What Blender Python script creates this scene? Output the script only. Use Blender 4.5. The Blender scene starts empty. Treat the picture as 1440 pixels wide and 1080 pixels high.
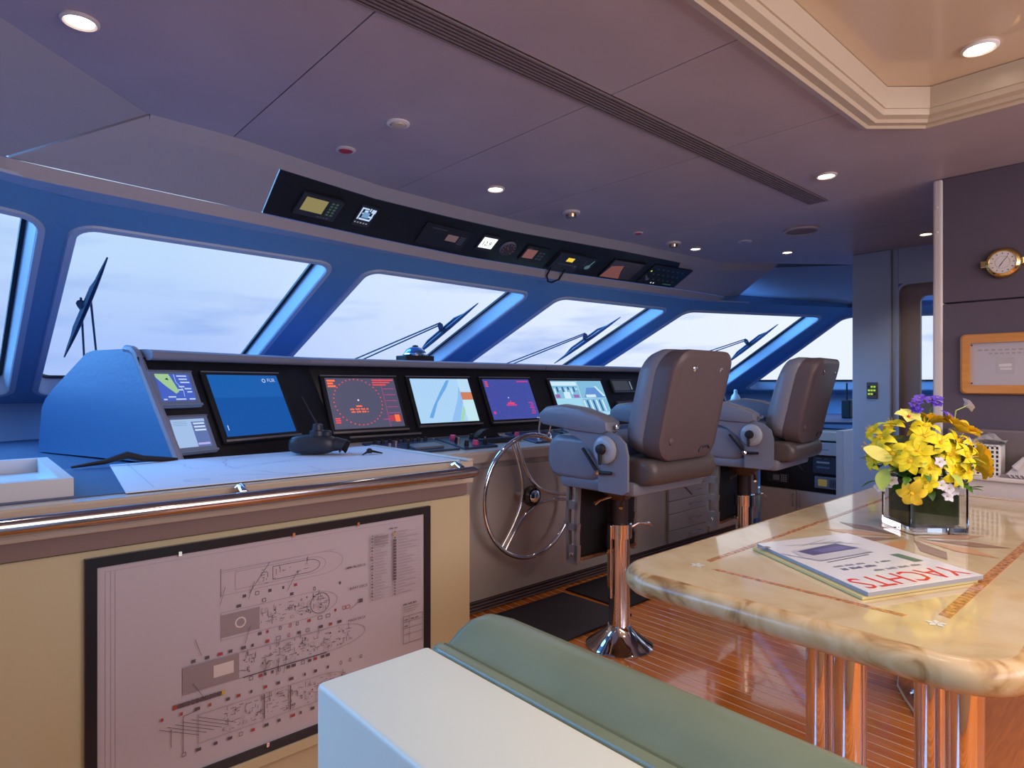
import bpy, bmesh, math, random
from mathutils import Vector, Matrix
random.seed(7)
PI = math.pi
S = bpy.context.scene
C = S.collection
# ------------------------------------------------------------------ camera, world, light, exposure
cam = bpy.data.cameras.new('camera'); cam.sensor_width = 36; cam.lens = 877 / 1440 * 36; cam.clip_start = .02; cam.clip_end = 5000
co = bpy.data.objects.new('camera', cam); C.objects.link(co)
co.location = (0, 0, 1.25); co.rotation_euler = (PI / 2, 0, -math.radians(41.8)); S.camera = co
S.view_settings.view_transform = 'Standard'; S.view_settings.look = 'None'; S.view_settings.gamma = 1
S.view_settings.use_curve_mapping = False; S.view_settings.exposure = 0.0
try:
    S.cycles.use_denoising = True
    S.cycles.max_bounces = 8; S.cycles.diffuse_bounces = 4; S.cycles.glossy_bounces = 4
    S.cycles.transmission_bounces = 6; S.cycles.transparent_max_bounces = 12
    S.cycles.sample_clamp_indirect = 6; S.cycles.caustics_refractive = False; S.cycles.caustics_reflective = False
except Exception: pass

w = bpy.data.worlds.new('dusk_sky'); S.world = w; w.use_nodes = True
N = w.node_tree.nodes; L = w.node_tree.links; N.clear()
def nd(t, **k):
    n = N.new(t)
    for a, b in k.items(): setattr(n, a, b)
    return n
tc = nd('ShaderNodeTexCoord'); sep = nd('ShaderNodeSeparateXYZ'); L.new(tc.outputs['Generated'], sep.inputs[0])
rampz = nd('ShaderNodeValToRGB'); L.new(sep.outputs['Z'], rampz.inputs[0])
e = rampz.color_ramp.elements
e[0].position = 0.0; e[0].color = (.40, .54, .90, 1); e[1].position = 1.0; e[1].color = (.05, .17, .62, 1)
for p, c in ((.06, (.42, .56, .92, 1)), (.16, (.52, .68, .92, 1)), (.30, (.56, .74, .91, 1)), (.48, (.20, .42, .86, 1)), (.7, (.09, .25, .74, 1))):
    q = e.new(p); q.color = c
# warm-white afterglow towards starboard (+X), low in the sky
dot = nd('ShaderNodeVectorMath', operation='DOT_PRODUCT'); L.new(tc.outputs['Generated'], dot.inputs[0]); dot.inputs[1].default_value = (.97, .22, .12)
glow = nd('ShaderNodeMapRange'); L.new(dot.outputs['Value'], glow.inputs[0]); glow.inputs[1].default_value = .45; glow.inputs[2].default_value = 1.0
mixg = nd('ShaderNodeMixRGB'); L.new(glow.outputs[0], mixg.inputs[0]); L.new(rampz.outputs[0], mixg.inputs[1]); mixg.inputs[2].default_value = (.86, .90, .99, 1)
mp = nd('ShaderNodeMapping'); mp.inputs['Scale'].default_value = (3.0, 3.0, 16.0); L.new(tc.outputs['Generated'], mp.inputs[0])
nz = nd('ShaderNodeTexNoise'); nz.inputs['Scale'].default_value = 1.6; nz.inputs['Detail'].default_value = 5; L.new(mp.outputs[0], nz.inputs[0])
cr = nd('ShaderNodeMapRange'); L.new(nz.outputs[0], cr.inputs[0]); cr.inputs[1].default_value = .54; cr.inputs[2].default_value = .72
band = nd('ShaderNodeValToRGB'); L.new(sep.outputs['Z'], band.inputs[0])
be = band.color_ramp.elements; be[0].position = 0.0; be[0].color = (.5, .5, .5, 1); be[1].position = .30; be[1].color = (0, 0, 0, 1)
q = be.new(.07); q.color = (.9, .9, .9, 1); q = be.new(.16); q.color = (.55, .55, .55, 1)
mul = nd('ShaderNodeMath', operation='MULTIPLY'); L.new(cr.outputs[0], mul.inputs[0]); L.new(band.outputs[0], mul.inputs[1])
mul2 = nd('ShaderNodeMath', operation='MULTIPLY'); L.new(mul.outputs[0], mul2.inputs[0]); mul2.inputs[1].default_value = .8
mixc = nd('ShaderNodeMixRGB'); L.new(mul2.outputs[0], mixc.inputs[0]); L.new(mixg.outputs[0], mixc.inputs[1]); mixc.inputs[2].default_value = (.27, .42, .82, 1)
bg = nd('ShaderNodeBackground'); L.new(mixc.outputs[0], bg.inputs[0]); bg.inputs[1].default_value = 1.12
wo = nd('ShaderNodeOutputWorld'); L.new(bg.outputs[0], wo.inputs[0])

def lamp(kind, name, loc, energy, color, rot=(0, 0, 0), **k):
    l = bpy.data.lights.new(name, kind); l.energy = energy; l.color = color
    for a, b in k.items(): setattr(l, a, b)
    o = bpy.data.objects.new(name, l); C.objects.link(o); o.location = loc; o.rotation_euler = rot
    return o
WARM = (1.0, .80, .62)
# unseen fill lamps added behind the camera to brighten the room
lamp('AREA', 'saloon_ceiling_fill', (1.2, -.8, 2.25), 30, WARM, shape='RECTANGLE', size=2.4, size_y=1.2)
lamp('AREA', 'saloon_aft_fill', (1.75, -1.8, 1.66), 54, (1.0, .87, .95), (math.radians(90), 0, 0), shape='RECTANGLE', size=3.1, size_y=.85)
lamp('SUN', 'dusk_light', (0, 0, 8), 8.5, (.13, .46, 1.0), (math.radians(-58), 0, math.radians(40)), angle=math.radians(60))

# ------------------------------------------------------------------ materials
MATS = {}
def mat(name, col, rough=.5, metal=0, bump=0, bscale=40, var=0, vscale=6, coat=0, emit=None, estr=1, spec=.5, trans=0, ior=1.45, vcol=None, stretch=None):
    if name in MATS: return MATS[name]
    m = bpy.data.materials.new(name); m.use_nodes = True; MATS[name] = m
    n = m.node_tree.nodes; l = m.node_tree.links; b = n['Principled BSDF']
    b.inputs['Base Color'].default_value = (*col, 1); b.inputs['Roughness'].default_value = rough
    b.inputs['Metallic'].default_value = metal; b.inputs['Coat Weight'].default_value = coat; b.inputs['Coat Roughness'].default_value = .04
    b.inputs['Specular IOR Level'].default_value = spec; b.inputs['IOR'].default_value = ior
    b.inputs['Transmission Weight'].default_value = trans
    if emit: b.inputs['Emission Color'].default_value = (*emit, 1); b.inputs['Emission Strength'].default_value = estr
    if bump or var:
        t = n.new('ShaderNodeTexCoord'); mpp = n.new('ShaderNodeMapping'); l.new(t.outputs['Object'], mpp.inputs[0])
        if stretch: mpp.inputs['Scale'].default_value = stretch
    if bump:
        x = n.new('ShaderNodeTexNoise'); x.inputs['Scale'].default_value = bscale; x.inputs['Detail'].default_value = 4; l.new(mpp.outputs[0], x.inputs[0])
        bb = n.new('ShaderNodeBump'); bb.inputs['Strength'].default_value = bump; bb.inputs['Distance'].default_value = .01
        l.new(x.outputs[0], bb.inputs['Height']); l.new(bb.outputs[0], b.inputs['Normal'])
    if var:
        x = n.new('ShaderNodeTexNoise'); x.inputs['Scale'].default_value = vscale; x.inputs['Detail'].default_value = 6; l.new(mpp.outputs[0], x.inputs[0])
        r = n.new('ShaderNodeValToRGB'); l.new(x.outputs[0], r.inputs[0])
        c2 = vcol or tuple(c * (1 - var) for c in col)
        r.color_ramp.elements[0].position = .35; r.color_ramp.elements[0].color = (*c2, 1)
        r.color_ramp.elements[1].position = .65; r.color_ramp.elements[1].color = (*col, 1)
        l.new(r.outputs[0], b.inputs['Base Color'])
    return m
def glassmat(name, tint=(1, 1, 1), refl=.03):
    m = bpy.data.materials.new(name); m.use_nodes = True; MATS[name] = m
    n = m.node_tree.nodes; l = m.node_tree.links; n.clear()
    a = n.new('ShaderNodeBsdfTransparent'); a.inputs[0].default_value = (*tint, 1)
    g = n.new('ShaderNodeBsdfGlossy'); g.inputs['Roughness'].default_value = .02
    x = n.new('ShaderNodeMixShader'); o = n.new('ShaderNodeOutputMaterial'); x.inputs[0].default_value = refl
    l.new(a.outputs[0], x.inputs[1]); l.new(g.outputs[0], x.inputs[2]); l.new(x.outputs[0], o.inputs[0])
    return m
def wood(name, c1, c2, rough=.25, coat=.6, axis=1, scale=3, dist=3):
    m = mat(name, c1, rough, coat=coat); n = m.node_tree.nodes; l = m.node_tree.links; b = n['Principled BSDF']
    t = n.new('ShaderNodeTexCoord'); g = n.new('ShaderNodeNewGeometry'); mpp = n.new('ShaderNodeMapping'); l.new(g.outputs['Position'], mpp.inputs[0])
    sc = [22, 22, 22]; sc[axis] = 1.6; mpp.inputs['Scale'].default_value = sc
    oi = n.new('ShaderNodeObjectInfo'); x = n.new('ShaderNodeTexNoise'); x.inputs['Scale'].default_value = scale; x.inputs['Detail'].default_value = 6; x.inputs['Distortion'].default_value = dist * .2
    l.new(mpp.outputs[0], x.inputs[0])
    ad = n.new('ShaderNodeMath'); ad.operation = 'MULTIPLY_ADD'; l.new(oi.outputs['Random'], ad.inputs[0]); ad.inputs[1].default_value = .35; l.new(x.outputs[0], ad.inputs[2])
    r = n.new('ShaderNodeValToRGB'); r.color_ramp.elements[0].position = .35; r.color_ramp.elements[0].color = (*c2, 1)
    r.color_ramp.elements[1].position = .95; r.color_ramp.elements[1].color = (*c1, 1); l.new(ad.outputs[0], r.inputs[0]); l.new(r.outputs[0], b.inputs['Base Color'])
    return m
def marble(name, c1, c2, c3, scale=5):
    m = mat(name, c1, .12 if 'edge' not in name else .3, coat=.5 if 'edge' not in name else .1); n = m.node_tree.nodes; l = m.node_tree.links; b = n['Principled BSDF']
    g = n.new('ShaderNodeNewGeometry'); x = n.new('ShaderNodeTexNoise'); x.inputs['Scale'].default_value = scale; x.inputs['Detail'].default_value = 8; x.inputs['Distortion'].default_value = 1.8
    l.new(g.outputs['Position'], x.inputs[0]); r = n.new('ShaderNodeValToRGB'); l.new(x.outputs[0], r.inputs[0])
    r.color_ramp.elements[0].position = .30; r.color_ramp.elements[0].color = (*c3, 1); r.color_ramp.elements[1].position = .62; r.color_ramp.elements[1].color = (*c1, 1)
    q = r.color_ramp.elements.new(.45); q.color = (*c2, 1); l.new(r.outputs[0], b.inputs['Base Color'])
    return m
CEIL = mat('ceiling_vinyl', (.47, .405, .45), .42, bump=.12, bscale=9, var=.10, vscale=3)
CREAM = mat('cream_gloss', (.70, .56, .40), .16, coat=.4)
CREAMT = mat('cream_trim', (.56, .48, .36), .3)
FRAME = mat('window_frame_vinyl_daylit', (.13, .29, .50), .42, bump=.08, bscale=14)  # grey vinyl, blue window light put into its colour
REVL = mat('window_reveal_daylit', (.42, .50, .62), .4)  # paler copy of the frame colour for the daylit reveals
FRAMED = mat('dado_vinyl', (.22, .36, .55), .5, bump=.15, bscale=7)
VAL = mat('valance_vinyl', (.36, .34, .38), .5, bump=.05, bscale=20)
GASK = mat('black_gasket', (.01, .012, .02), .5)
PANEB = glassmat('window_glass', (.97, .985, 1))
CONS = mat('console_grey_blue_daylit', (.045, .155, .33), .38, bump=.06, bscale=60)  # grey-blue made bluer, with blue window light put into the colour
HOOD = mat('hood_grey', (.24, .25, .33), .45, bump=.08, bscale=60)
BLK = mat('black_panel', (.012, .013, .018), .28)
BLKM = mat('black_matt', (.012, .012, .016), .6)
DEV = mat('device_charcoal', (.03, .035, .05), .4)
DEVG = mat('device_grey', (.16, .18, .24), .4)
CAB = mat('cabinet_taupe', (.56, .52, .50), .22, coat=.25)
CABG = mat('cabinet_gloss_edge', (.52, .46, .37), .18, coat=.4)
BEIGE = mat('cabinet_beige', (.50, .45, .29), .3, coat=.2)
COUNT = mat('counter_beige', (.60, .55, .50), .3)
DKBL = mat('dark_blue_leather', (.03, .06, .17), .4, bump=.05, bscale=60)
SHELF = mat('dash_shelf', (.03, .07, .17), .6)
WHT = mat('white_paint', (.80, .80, .80), .35)
PAPER = mat('chart_paper', (.74, .80, .92), .55)
CHROME = mat('chrome', (.82, .82, .84), .06, metal=1)
STEEL = mat('brushed_steel', (.55, .55, .58), .28, metal=1)
COPPER = mat('warm_metal_trim', (.55, .32, .2), .25, metal=1)
BRASS = mat('brass', (.85, .60, .22), .15, metal=1)
LEA = mat('grey_leather', (.22, .235, .30), .38, bump=.10, bscale=45)
LEAS = mat('grey_leather_shell', (.115, .085, .095), .42, bump=.05, bscale=60)
LEAD = mat('seat_leather_dark', (.10, .085, .09), .35, bump=.1, bscale=45)
CHP = mat('chair_pan_grey', (.22, .235, .30), .35)
DKW = mat('dark_wall_vinyl', (.105, .085, .12), .5, bump=.03, bscale=40)
COLW = mat('column_vinyl', (.50, .61, .78), .5, bump=.03, bscale=40)
DOORM = mat('door_wood_grey', (.34, .27, .24), .4)
LTW = mat('light_trim', (.62, .58, .58), .35)
GRN = mat('green_leather', (.21, .27, .19), .30, bump=.10, bscale=10, var=.12, vscale=9)
SETW = mat('settee_white', (.76, .82, .72), .4)
SETS = mat('settee_side', (.45, .43, .55), .4)
MAT_R = mat('rubber_mat', (.035, .035, .05), .35, bump=.04, bscale=60)
TEAK = wood('teak_plank', (.95, .30, .035), (.62, .13, .012), .16, .6)
TEAKS = wood('teak_step', (.80, .27, .06), (.50, .14, .03), .3, .3, axis=0)
CAULK = mat('caulk', (.95, .72, .42), .4)
FRW = wood('frame_wood', (.62, .28, .07), (.45, .17, .04), .3, .4, axis=1)
MARB = marble('table_marble', (.68, .56, .34), (.64, .51, .29), (.56, .42, .22), 5)
BURL = marble('table_burl_edge', (.66, .50, .29), (.56, .38, .18), (.28, .14, .05), 12)
INL = mat('inlay_rope_wood', (.72, .33, .12), .2, coat=.5, var=.6, vscale=90)
PEARL = mat('inlay_pearl', (.80, .86, .84), .15, coat=.4)
GLS = mat('vase_glass', (.97, .99, 1), .02, trans=1, ior=1.45)
LEAF = mat('leaf_green', (.07, .22, .02), .4, var=.4, vscale=20)
LEAFD = mat('leaf_dark', (.035, .10, .012), .4, var=.4, vscale=20)
LEAFL = mat('leaf_pale', (.45, .58, .12), .4)
YEL = mat('petal_yellow', (.96, .82, .02), .5, var=.2, vscale=30)
YELW = mat('petal_warm_yellow', (.96, .68, .04), .5, var=.15, vscale=40)
YELP = mat('petal_pale_yellow', (.85, .84, .20), .5)
PUR = mat('petal_purple', (.12, .06, .62), .5)
WPT = mat('petal_white', (.72, .72, .82), .5)
REDM = mat('petal_red', (.55, .08, .05), .5)
REDD = mat('alarm_red', (.45, .02, .04), .4)
def em(name, c, s=1.0): return mat('glow_' + name, (0.0, 0.0, 0.0), .4, emit=c, estr=s)
LENS = em('downlight', (1.0, .80, .58), 14)
SEA = mat('sea_water', (.05, .11, .22), .25, bump=.4, bscale=.4)
PINK = mat('pink_button', (.75, .10, .25), .4)
TISS = mat('tissue', (.62, .62, .66), .7)
TRAYI = mat('tray_inner', (.45, .45, .52), .5)
PHON = mat('phone_plastic', (.62, .60, .62), .35)

# ------------------------------------------------------------------ mesh helpers
W = {}
def V3(p): return Vector(p)
def nb(): return bmesh.new()
def addbox(bm, x0, y0, z0, x1, y1, z1, bev=0, seg=2, mi=0):
    t = nb(); bmesh.ops.create_cube(t, size=1)
    for v in t.verts: v.co = ((x0 + x1) / 2 + v.co.x * (x1 - x0), (y0 + y1) / 2 + v.co.y * (y1 - y0), (z0 + z1) / 2 + v.co.z * (z1 - z0))
    if bev: bmesh.ops.bevel(t, geom=t.edges[:], offset=bev, segments=seg, affect='EDGES', profile=.5)
    for f in t.faces: f.material_index = mi
    merge(bm, t); return bm
def merge(bm, t, M=None):
    if M is not None: bmesh.ops.transform(t, matrix=M, verts=t.verts[:])
    mp_ = [bm.verts.new(v.co) for v in t.verts]
    t.verts.index_update()
    for f in t.faces:
        try:
            g = bm.faces.new([mp_[v.index] for v in f.verts]); g.material_index = f.material_index; g.smooth = f.smooth
        except ValueError: pass
    t.free()
def box(*a, **k): return addbox(nb(), *a, **k)
def loft(bm, loops, closed=True, cap=True, mi=0):
    vs = [[bm.verts.new(p) for p in lp] for lp in loops]; n = len(loops[0])
    for a, b in zip(vs, vs[1:]):
        for i in range(n if closed else n - 1):
            j = (i + 1) % n
            try: f = bm.faces.new((a[i], a[j], b[j], b[i])); f.material_index = mi
            except ValueError: pass
    if cap and closed:
        for lp in (vs[0][::-1], vs[-1]):
            try: f = bm.faces.new(lp); f.material_index = mi
            except ValueError: pass
    return bm
def tube(bm, pts, r, n=10, mi=0, closed=False):
    pts = [Vector(p) for p in pts]; R = r if isinstance(r, (list, tuple)) else [r] * len(pts)
    loops = []; up = None; m = len(pts)
    for i, p in enumerate(pts):
        a = pts[(i - 1) % m] if (i > 0 or closed) else p; b = pts[(i + 1) % m] if (i < m - 1 or closed) else p
        t = (b - a).normalized()
        if up is None:
            up = Vector((0, 0, 1)) if abs(t.z) < .9 else Vector((1, 0, 0))
        s = t.cross(up).normalized(); up = s.cross(t).normalized()
        loops.append([p + (s * math.cos(2 * PI * k / n) + up * math.sin(2 * PI * k / n)) * R[i] for k in range(n)])
    if closed: loops.append(loops[0])
    return loft(bm, loops, cap=not closed, mi=mi)
def lathe(bm, c, prof, n=24, axis='Z', mi=0):
    c = Vector(c); loops = []
    for r, h in prof:
        lp = []
        for k in range(n):
            a = 2 * PI * k / n; x, y = r * math.cos(a), r * math.sin(a)
            v = {'Z': (x, y, h), 'Y': (x, h, y), 'X': (h, x, y)}[axis]
            lp.append(c + Vector(v))
        loops.append(lp)
    return loft(bm, loops, mi=mi)
def prism(bm, pts, ext, mi=0):
    ext = Vector(ext); a = [Vector(p) for p in pts]
    return loft(bm, [a, [p + ext for p in a]], mi=mi)
def rr(x0, y0, x1, y1, r, n=6):
    out = []
    for cx, cy, a0 in ((x1 - r, y1 - r, 0), (x0 + r, y1 - r, 90), (x0 + r, y0 + r, 180), (x1 - r, y0 + r, 270)):
        for k in range(n + 1):
            a = math.radians(a0 + 90 * k / n); out.append((cx + r * math.cos(a), cy + r * math.sin(a)))
    return out
def wpos(o): return W[o.name] if o is not None else Vector((0, 0, 0))
def obj(name, bm, m=None, parent=None, smooth=False, kind=None, label=None, mod=None, recalc=True):
    if recalc: bmesh.ops.recalc_face_normals(bm, faces=bm.faces[:])
    lo = Vector([min(v.co[i] for v in bm.verts) for i in range(3)]); hi = Vector([max(v.co[i] for v in bm.verts) for i in range(3)])
    c = (lo + hi) / 2
    for v in bm.verts: v.co -= c
    me = bpy.data.meshes.new(name); bm.to_mesh(me); bm.free()
    for x in (m if isinstance(m, (list, tuple)) else [m]):
        if x: me.materials.append(x)
    if smooth:
        for p in me.polygons: p.use_smooth = True
        try: me.set_sharp_from_angle(angle=math.radians(42))
        except Exception: pass
    o = bpy.data.objects.new(name, me); C.objects.link(o); o.location = c - wpos(parent); o.parent = parent; W[o.name] = c
    if kind: o['kind'] = kind
    if label: o['label'] = label
    if mod: mod(o)
    return o
def tag(o, label, cat, group=None):
    o['label'] = label; o['category'] = cat
    if group: o['group'] = group
    return o
def thing(name, loc, label, cat, group=None):
    o = bpy.data.objects.new(name, None); C.objects.link(o); o.location = loc; W[o.name] = Vector(loc); o.empty_display_size = .05
    return tag(o, label, cat, group)
def structE(name, loc=(0, 0, 0)):
    o = bpy.data.objects.new(name, None); C.objects.link(o); o.location = loc; W[o.name] = Vector(loc); o['kind'] = 'structure'; o.empty_display_size = .05
    return o
def dup(root, delta, label=None):
    def cp(o, par):
        c = o.copy(); C.objects.link(c); c.parent = par; W[c.name] = W[o.name] + Vector(delta)
        for ch in [x for x in C.objects if x.parent == o]: cp(ch, c)
        return c
    r = cp(root, None); r.location = root.location + Vector(delta)
    if label: r['label'] = label
    return r
def subsurf(n=2):
    def f(o):
        s = o.modifiers.new('s', 'SUBSURF'); s.levels = n; s.render_levels = n
    return f

class Flat:
    """flat print or screen image lying on a plane: O origin, U and V unit axes"""
    def __init__(s, O, U, V, off=.0012):
        s.O = Vector(O); s.U = Vector(U).normalized(); s.V = Vector(V); s.V = (s.V - s.U * s.V.dot(s.U)).normalized(); s.N = s.U.cross(s.V); s.off = off
        s.bm = nb(); s.m = []; s.k = 0
    def p(s, u, v): return s.O + s.U * u + s.V * v + s.N * (s.off + s.k * 6e-6)
    def mi(s, m):
        if m not in s.m: s.m.append(m)
        return s.m.index(m)
    def poly(s, pts, m):
        s.k += 1
        try: f = s.bm.faces.new([s.bm.verts.new(s.p(*q)) for q in pts]); f.material_index = s.mi(m)
        except ValueError: pass
    def rect(s, a, b, c, d, m): s.poly([(a, b), (c, b), (c, d), (a, d)], m)
    def line(s, pts, wd, m, closed=False):
        pts = list(pts)
        if closed: pts.append(pts[0])
        for (a, b), (c, d) in zip(pts, pts[1:]):
            l = math.hypot(c - a, d - b) or 1; nx, ny = -(d - b) / l * wd / 2, (c - a) / l * wd / 2
            s.poly([(a + nx, b + ny), (a - nx, b - ny), (c - nx, d - ny), (c + nx, d + ny)], m)
    def ring(s, cx, cy, r, wd, m, n=32, ry=None): s.line([(cx + r * math.cos(2 * PI * k / n), cy + (ry or r) * math.sin(2 * PI * k / n)) for k in range(n)], wd, m, True)
    def disc(s, cx, cy, r, m, n=16): s.poly([(cx + r * math.cos(2 * PI * k / n), cy + r * math.sin(2 * PI * k / n)) for k in range(n)], m)
    def text(s, t, u, v, h, m, flip=False, xs=1.0):
        s.k += 1
        cu = bpy.data.curves.new('t', 'FONT'); cu.body = t; cu.size = 1; cu.resolution_u = 2
        to = bpy.data.objects.new('t', cu); me = bpy.data.meshes.new_from_object(to)
        i = s.mi(m); vs = []
        for q in me.vertices:
            a, b = q.co.x * h * xs, q.co.y * h
            if flip: a, b = -a, -b
            vs.append(s.bm.verts.new(s.p(u + a, v + b)))
        for f in me.polygons:
            try: g = s.bm.faces.new([vs[k] for k in f.vertices]); g.material_index = i
            except ValueError: pass
        bpy.data.objects.remove(to); bpy.data.curves.remove(cu); bpy.data.meshes.remove(me)
    def marks(s, u, v, n, step, h, m):
        for k in range(n):
            if k % 5 != 4: s.rect(u + k * step, v, u + (k + .7) * step, v + h * (1 if k % 3 else .75), m)
    def done(s, name, parent, label=None): 
        return obj(name, s.bm, s.m, parent, label=label, recalc=False)

def slab(F, u0, v0, u1, v1, n0, n1, bev=0, r=0):
    """box in the frame of F=(O,U,V,N)"""
    O, U, Vv, Nn = F; t = nb()
    if r:
        lp = rr(u0, v0, u1, v1, r, 4); loft(t, [[(a, b, n0) for a, b in lp], [(a, b, n1) for a, b in lp]])
    else: addbox(t, u0, v0, n0, u1, v1, n1, bev=bev, seg=1)
    for v in t.verts: c = v.co.copy(); v.co = O + U * c.x + Vv * c.y + Nn * c.z
    return t
def mkF(O, U, V):
    U = Vector(U).normalized(); V = Vector(V); V = (V - U * V.dot(U)).normalized(); return (Vector(O), U, V, U.cross(V))

# ================================================================== SETTING
# ---- sea
bm = nb(); addbox(bm, -900, -900, -8.2, 1800, 1800, -8); o = obj('sea', bm, SEA, kind='structure')
# ---- floor with planks
fl = obj('floor', box(-2, -2, -.12, 7.2, 5.0, -.0008), CAULK, kind='structure')
pm = None; x = -.86
while x < 5.9:
    if pm is None:
        p = obj('plank', box(x, -1.6, -.0034, x + .0525, 4.0, 0, bev=.0008, seg=1), TEAK, fl); pm = p
    else:
        c = pm.copy(); C.objects.link(c); c.parent = fl; c.location = pm.location + Vector((x + .86, 0, 0)); W[c.name] = W[pm.name] + Vector((x + .86, 0, 0))
    x += .058
# ---- ceiling
def lerp_tab(tab, x):
    if x <= tab[0][0]: return tab[0][1]
    for (a, b), (c, d) in zip(tab, tab[1:]):
        if x <= c: return b + (d - b) * (x - a) / (c - a)
    return tab[-1][1]
CT = [(-1.3, 1.0), (.088, 2.09), (.50, 2.49), (.79, 2.50), (1.53, 2.655), (2.0, 2.685), (2.5, 2.69), (3.4, 2.60), (4.0, 2.57), (4.5, 2.55), (5.35, 1.88), (6.4, 1.0)]
V2T = [(-1.3, 1.9), (.11, 2.68), (.3, 2.72), (1.02, 2.805), (1.6, 2.89), (2.27, 2.955), (3.2, 2.935), (4.2, 2.845), (5.15, 2.80), (6.4, 2.0)]
ce = structE('ceiling', (2.5, 1, 2.2))
def panel(x0, x1, y0, y1=None, name='ceiling_panel'):
    g = .0022; x0 += g; x1 -= g; y0 += g
    xs = [x0] + [a for a, _ in CT if x0 < a < x1] + [x1]
    if y1 is None: top = [(a, lerp_tab(CT, a) - g) for a in xs][::-1]
    else: top = [(x1, y1 - g), (x0, y1 - g)]
    pts = [(x0, y0), (x1, y0)] + top
    obj(name, prism(nb(), [(a, b, 2.2) for a, b in pts], (0, 0, .02)), CEIL, ce)
XS = [-1.2, .80, 1.61, 2.32, 3.38, 4.16, 6.3]
for a, b in zip(XS, XS[1:]):
    if a < 0: panel(-.76, b, 1.415, None); panel(-.9, b, .80, 1.312); continue
    lo = 1.415 if b < 3.5 else 1.2
    if a == 5.0: lo = 1.2
    if b > 5: 
        panel(a, b, -1.8, None)
    else: panel(a, b, 1.415 if b < 3.4 else -1.8, None)
    if b < 3: panel(a, b, .80, 1.312)
obj('ceiling_panel', prism(nb(), [(2.3222, .80, 2.2), (2.49, .80, 2.2), (2.666, .66, 2.2), (2.666, -1.8, 2.2), (3.3778, -1.8, 2.2), (3.3778, 1.312, 2.2), (2.3222, 1.312, 2.2)], (0, 0, .02)), CEIL, ce)

obj('backing_board', box(-1.6, 1.3, 2.222, 6.4, 2.72, 2.25), BLKM, ce)
obj('backing_board', box(2.68, -2, 2.222, 6.4, 1.3, 2.25), BLKM, ce)
obj('backing_board', box(-1.6, .80, 2.222, 2.68, 1.3, 2.24), BLKM, ce)
# slot diffuser
sd = thing('slot_diffuser', (1.1, 1.36, 2.2), 'long brown linear air slot grille running across the ceiling panels', 'air vent')
for k in range(7):
    y = 1.318 + k * .0145; obj('slat', box(-1.2, y, 2.196, 3.37, y + .007, 2.215), mat('slot_brown', (.20, .16, .17), .4), sd)
obj('slot_backing', box(-1.2, 1.314, 2.214, 3.374, 1.413, 2.221), BLKM, sd)
# coffer
CO = [(-1.3, .857), (2.493, .857), (2.664, .70), (2.664, -1.7), (-1.3, -1.7)]
def inset(poly, d):
    n = len(poly); out = []
    for i in range(n):
        a, b, c = Vector(poly[i - 1]), Vector(poly[i]), Vector(poly[(i + 1) % n])
        e1 = (b - a).normalized(); e2 = (c - b).normalized(); n1 = Vector((e1.y, -e1.x)); n2 = Vector((e2.y, -e2.x))
        k = (n1 + n2); k /= max(.2, 1 + n1.dot(n2)); out.append(tuple(b + k * d))
    return out
bm = nb(); prof = [(0, 2.199), (0, 2.188), (.022, 2.182), (.030, 2.190), (.055, 2.190), (.062, 2.200), (.085, 2.206), (.088, 2.226), (.094, 2.226), (.100, 2.298), (.06, 2.30)]
loft(bm, [[(a, b, z) for a, b in inset(CO, d)] for d, z in prof], cap=False)
obj('trim_1', bm, CREAMT, kind='structure')
inn = inset(CO, .097)
xs_ = [-1.3, .55, 1.50, 2.1, 2.65]
obj('ceiling_1', prism(nb(), [(a, b, 2.30) for a, b in inset(CO, .05)], (0, 0, .03)), CREAM, kind='structure')
# strip of ceiling between coffer and panels
bm = nb(); prism(bm, [(-1.3, .82, 2.2), (2.33, .82, 2.2), (2.33, .80, 2.2), (-1.3, .80, 2.2)], (0, 0, .01)); obj('trim_2', bm, CEIL, kind='structure')

# ---- valance above the windows
VX0, VX1 = 1.02, 4.02
def V1(x): return Vector((x, lerp_tab(CT, x) + .022 + .03 * (1 if x > .5 else 0), 2.152))
def V2(x): return Vector((x, lerp_tab(V2T, x), 2.01))
def strip(name, xs, fa, fb, m, parent=None, thick=.012, nrm=(0, .5, .8), kind=None):
    bm = nb(); nn = Vector(nrm).normalized() * thick
    loops = []
    for x in xs:
        a, b = fa(x), fb(x); loops.append([a, b, b + nn, a + nn])
    loft(bm, loops); return obj(name, bm, m, parent, kind=kind)
va = structE('wall_front', (2.5, 3, 2))
fr = lambda a, b, n: [a + (b - a) * i / (n - 1) for i in range(n)]
Cc = lambda x: Vector((x, lerp_tab(CT, x) - .004, 2.2))
strip('trim_band', fr(.515, 4.85, 40), Cc, V1, VAL, va)
strip('valance_panel', fr(.515, VX0 - .004, 10), V1, V2, VAL, va)
bm = nb(); loops = []; nn = Vector((0, .5, .8)).normalized() * .012
for k in range(11):
    t_ = k / 10; p = V1(4.024 + .816 * t_); q = V2(4.224 + .92 * t_); loops.append([p, q, q + nn, p + nn])
loft(bm, loops); obj('valance_panel', bm, VAL, va)
# left soffit panels
bm = nb(); prism(bm, [(.088, 2.086, 2.199), (.125, 2.69, 2.012), (-1.2, 1.96, 2.012), (-1.2, 1.08, 2.199)], (.004, .004, .02)); prism(bm, [(.088, 2.086, 2.199), (.505, 2.49, 2.199), (.125, 2.69, 2.012)], (.004, .004, .02)); obj('soffit_panel', bm, VAL, va)
bm = nb(); prism(bm, [(.512, 2.488, 2.195), (.52, V1(.52).y, 2.152), (.52, V2(.52).y, 2.01), (.135, 2.692, 2.01)], (0, .01, .02)); obj('valance_panel', bm, VAL, va)
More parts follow.
